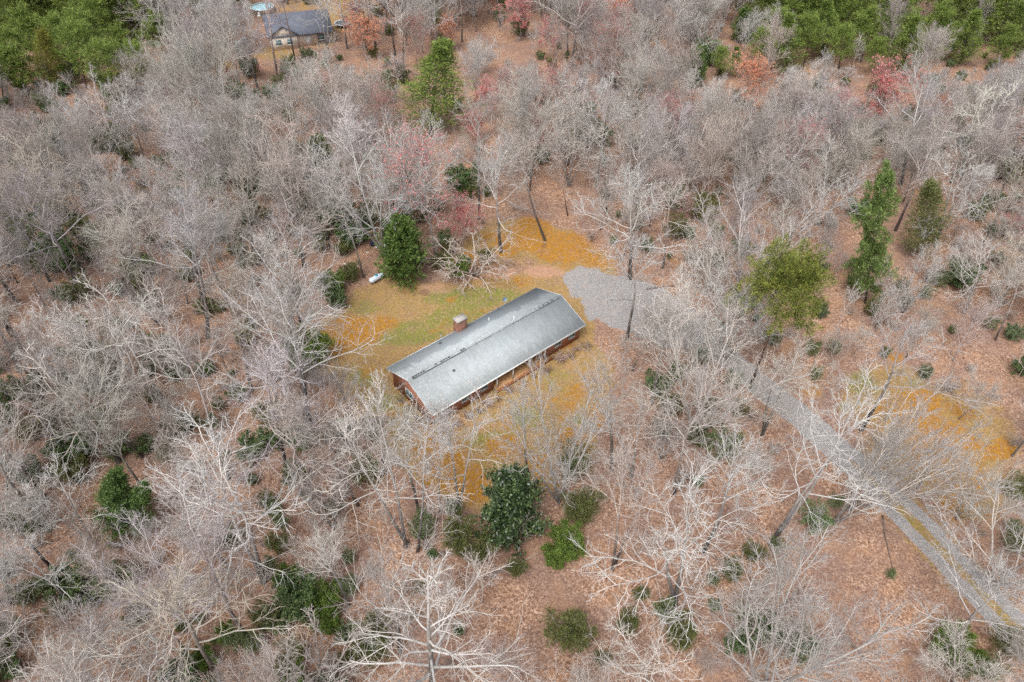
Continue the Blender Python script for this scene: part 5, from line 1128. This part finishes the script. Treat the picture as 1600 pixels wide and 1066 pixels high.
def scatter(name, kinds, pts, label=None):
    """pts: (x, y, kind index, height, rotz, lean x, lean y) -> ONE object of stuff instancing its source meshes"""
    src = bpy.data.collections.new(name + '_source'); table = []
    for k in kinds:
        for i in range(len(PROTO[k])):
            o = joined(k, i); o.name = '%03d_%s' % (len(table), o.name); src.objects.link(o); table.append((k, PROTO[k][i][1]))
    byk = {k: [i for i, t in enumerate(table) if t[0] == k] for k in kinds}
    n = len(pts); me = bpy.data.meshes.new(name); me.vertices.add(n)
    co = np.zeros((n, 3), np.float32); rot = np.zeros((n, 3), np.float32); scl = np.zeros((n, 3), np.float32); ix = np.zeros(n, np.int32)
    r2 = random.Random(5)
    for q, (x, y, k, h, rz, lx, ly) in enumerate(pts):
        co[q] = (x, y, 0); t = r2.choice(byk[k]); ix[q] = t; s = h / table[t][1]; w_ = r2.uniform(.85, 1.15); scl[q] = (s * w_, s * w_, s); rot[q] = (-ly / h, lx / h, rz)
    me.vertices.foreach_set('co', co.ravel())
    for nm, ty, a in (('rot', 'FLOAT_VECTOR', rot), ('scl', 'FLOAT_VECTOR', scl)):
        d = me.attributes.new(nm, ty, 'POINT'); d.data.foreach_set('vector', a.ravel())
    d = me.attributes.new('idx', 'INT', 'POINT'); d.data.foreach_set('value', ix)
    o = link(name, me, kind='stuff')
    if label: o['label'] = label
    g = bpy.data.node_groups.new(name, 'GeometryNodeTree')
    g.interface.new_socket('Geometry', in_out='INPUT', socket_type='NodeSocketGeometry'); g.interface.new_socket('Geometry', in_out='OUTPUT', socket_type='NodeSocketGeometry')
    N = g.nodes.new; gi, go = N('NodeGroupInput'), N('NodeGroupOutput'); ci = N('GeometryNodeCollectionInfo'); ci.inputs['Collection'].default_value = src; ci.inputs['Separate Children'].default_value = True; ci.inputs['Reset Children'].default_value = True
    ip = N('GeometryNodeInstanceOnPoints'); ip.inputs['Pick Instance'].default_value = True
    def na(t, nm): a = N('GeometryNodeInputNamedAttribute'); a.data_type = t; a.inputs['Name'].default_value = nm; return a.outputs['Attribute']
    Lk = g.links.new
    Lk(gi.outputs[0], ip.inputs['Points']); Lk(ci.outputs[0], ip.inputs['Instance']); Lk(na('INT', 'idx'), ip.inputs['Instance Index']); Lk(na('FLOAT_VECTOR', 'rot'), ip.inputs['Rotation']); Lk(na('FLOAT_VECTOR', 'scl'), ip.inputs['Scale'])
    Lk(ip.outputs[0], go.inputs[0])
    md = o.modifiers.new('scatter', 'NODES'); md.node_group = g
    return o
scatter('distant_woodland', sorted({c[3] for c in rest}), [(x, y, kd, h, rnd.uniform(0, 6.28), lx, ly) for x, y, h, kd, lx, ly in rest], 'mass of further bare trees filling the wood')
pts = []
for _ in range(60000):
    if len(pts) >= 3300: break
    y = rnd.uniform(-50, 165); x = rnd.uniform(-165, 165)
    if not in_margin(x, y, 5): continue
    d = free(x, y, False)
    if d == 0: continue
    p = proj([x, y, 0])
    if rnd.random() > min(1, d * 1.1) * (.55 + .9 * vnoise(np.array(x), np.array(y), 12, 5)): continue
    kd = 'sapling' if rnd.random() < .55 else 'brush'
    h = rnd.uniform(3.5, 8.5) if kd == 'sapling' else rnd.uniform(1.0, 2.6)
    if rnd.random() < covered(x, y, h) * .9: continue
    if p[1] > 420 and rnd.random() < .15: continue
    if rnd.random() < .06:      # blown down, lying in the leaves
        pts.append((x, y, 'sapling', h * .9, 0, 1.5 * h * .9 * rnd.choice([-1, 1]), rnd.uniform(-.3, .3) * h)); continue
    pts.append((x, y, kd, h, rnd.uniform(0, 6.28), rnd.gauss(0, .08) * h, rnd.gauss(0, .08) * h))
scatter('undergrowth', ['sapling', 'brush'], pts, 'thin bare saplings and brush growing under the trees')

pts = []
for _ in range(30000):
    if len(pts) >= 760: break
    y = rnd.uniform(-50, 150); x = rnd.uniform(-150, 150); p = proj([x, y, 0]); u, v = p
    if not (-150 < u < 1750 and -20 < v < 1130): continue
    d = free(x, y, False); wgt = (1.0 if u < 620 else .28) * (.2 + 1.5 * (vnoise(np.array(x), np.array(y), 20, 8) > .48))
    if d == 0 or rnd.random() > wgt * min(1, d * 1.5): continue
    h = rnd.uniform(.8, 2.4); pts.append((x, y, rnd.choice(['laurel_shrub', 'wispy_shrub', 'holly_shrub']), h, rnd.uniform(0, 6.28), 0, 0))
scatter('evergreen_undergrowth', ['holly_shrub', 'laurel_shrub', 'wispy_shrub'], pts, 'low evergreen seedlings and brush scattered under the bare trees')
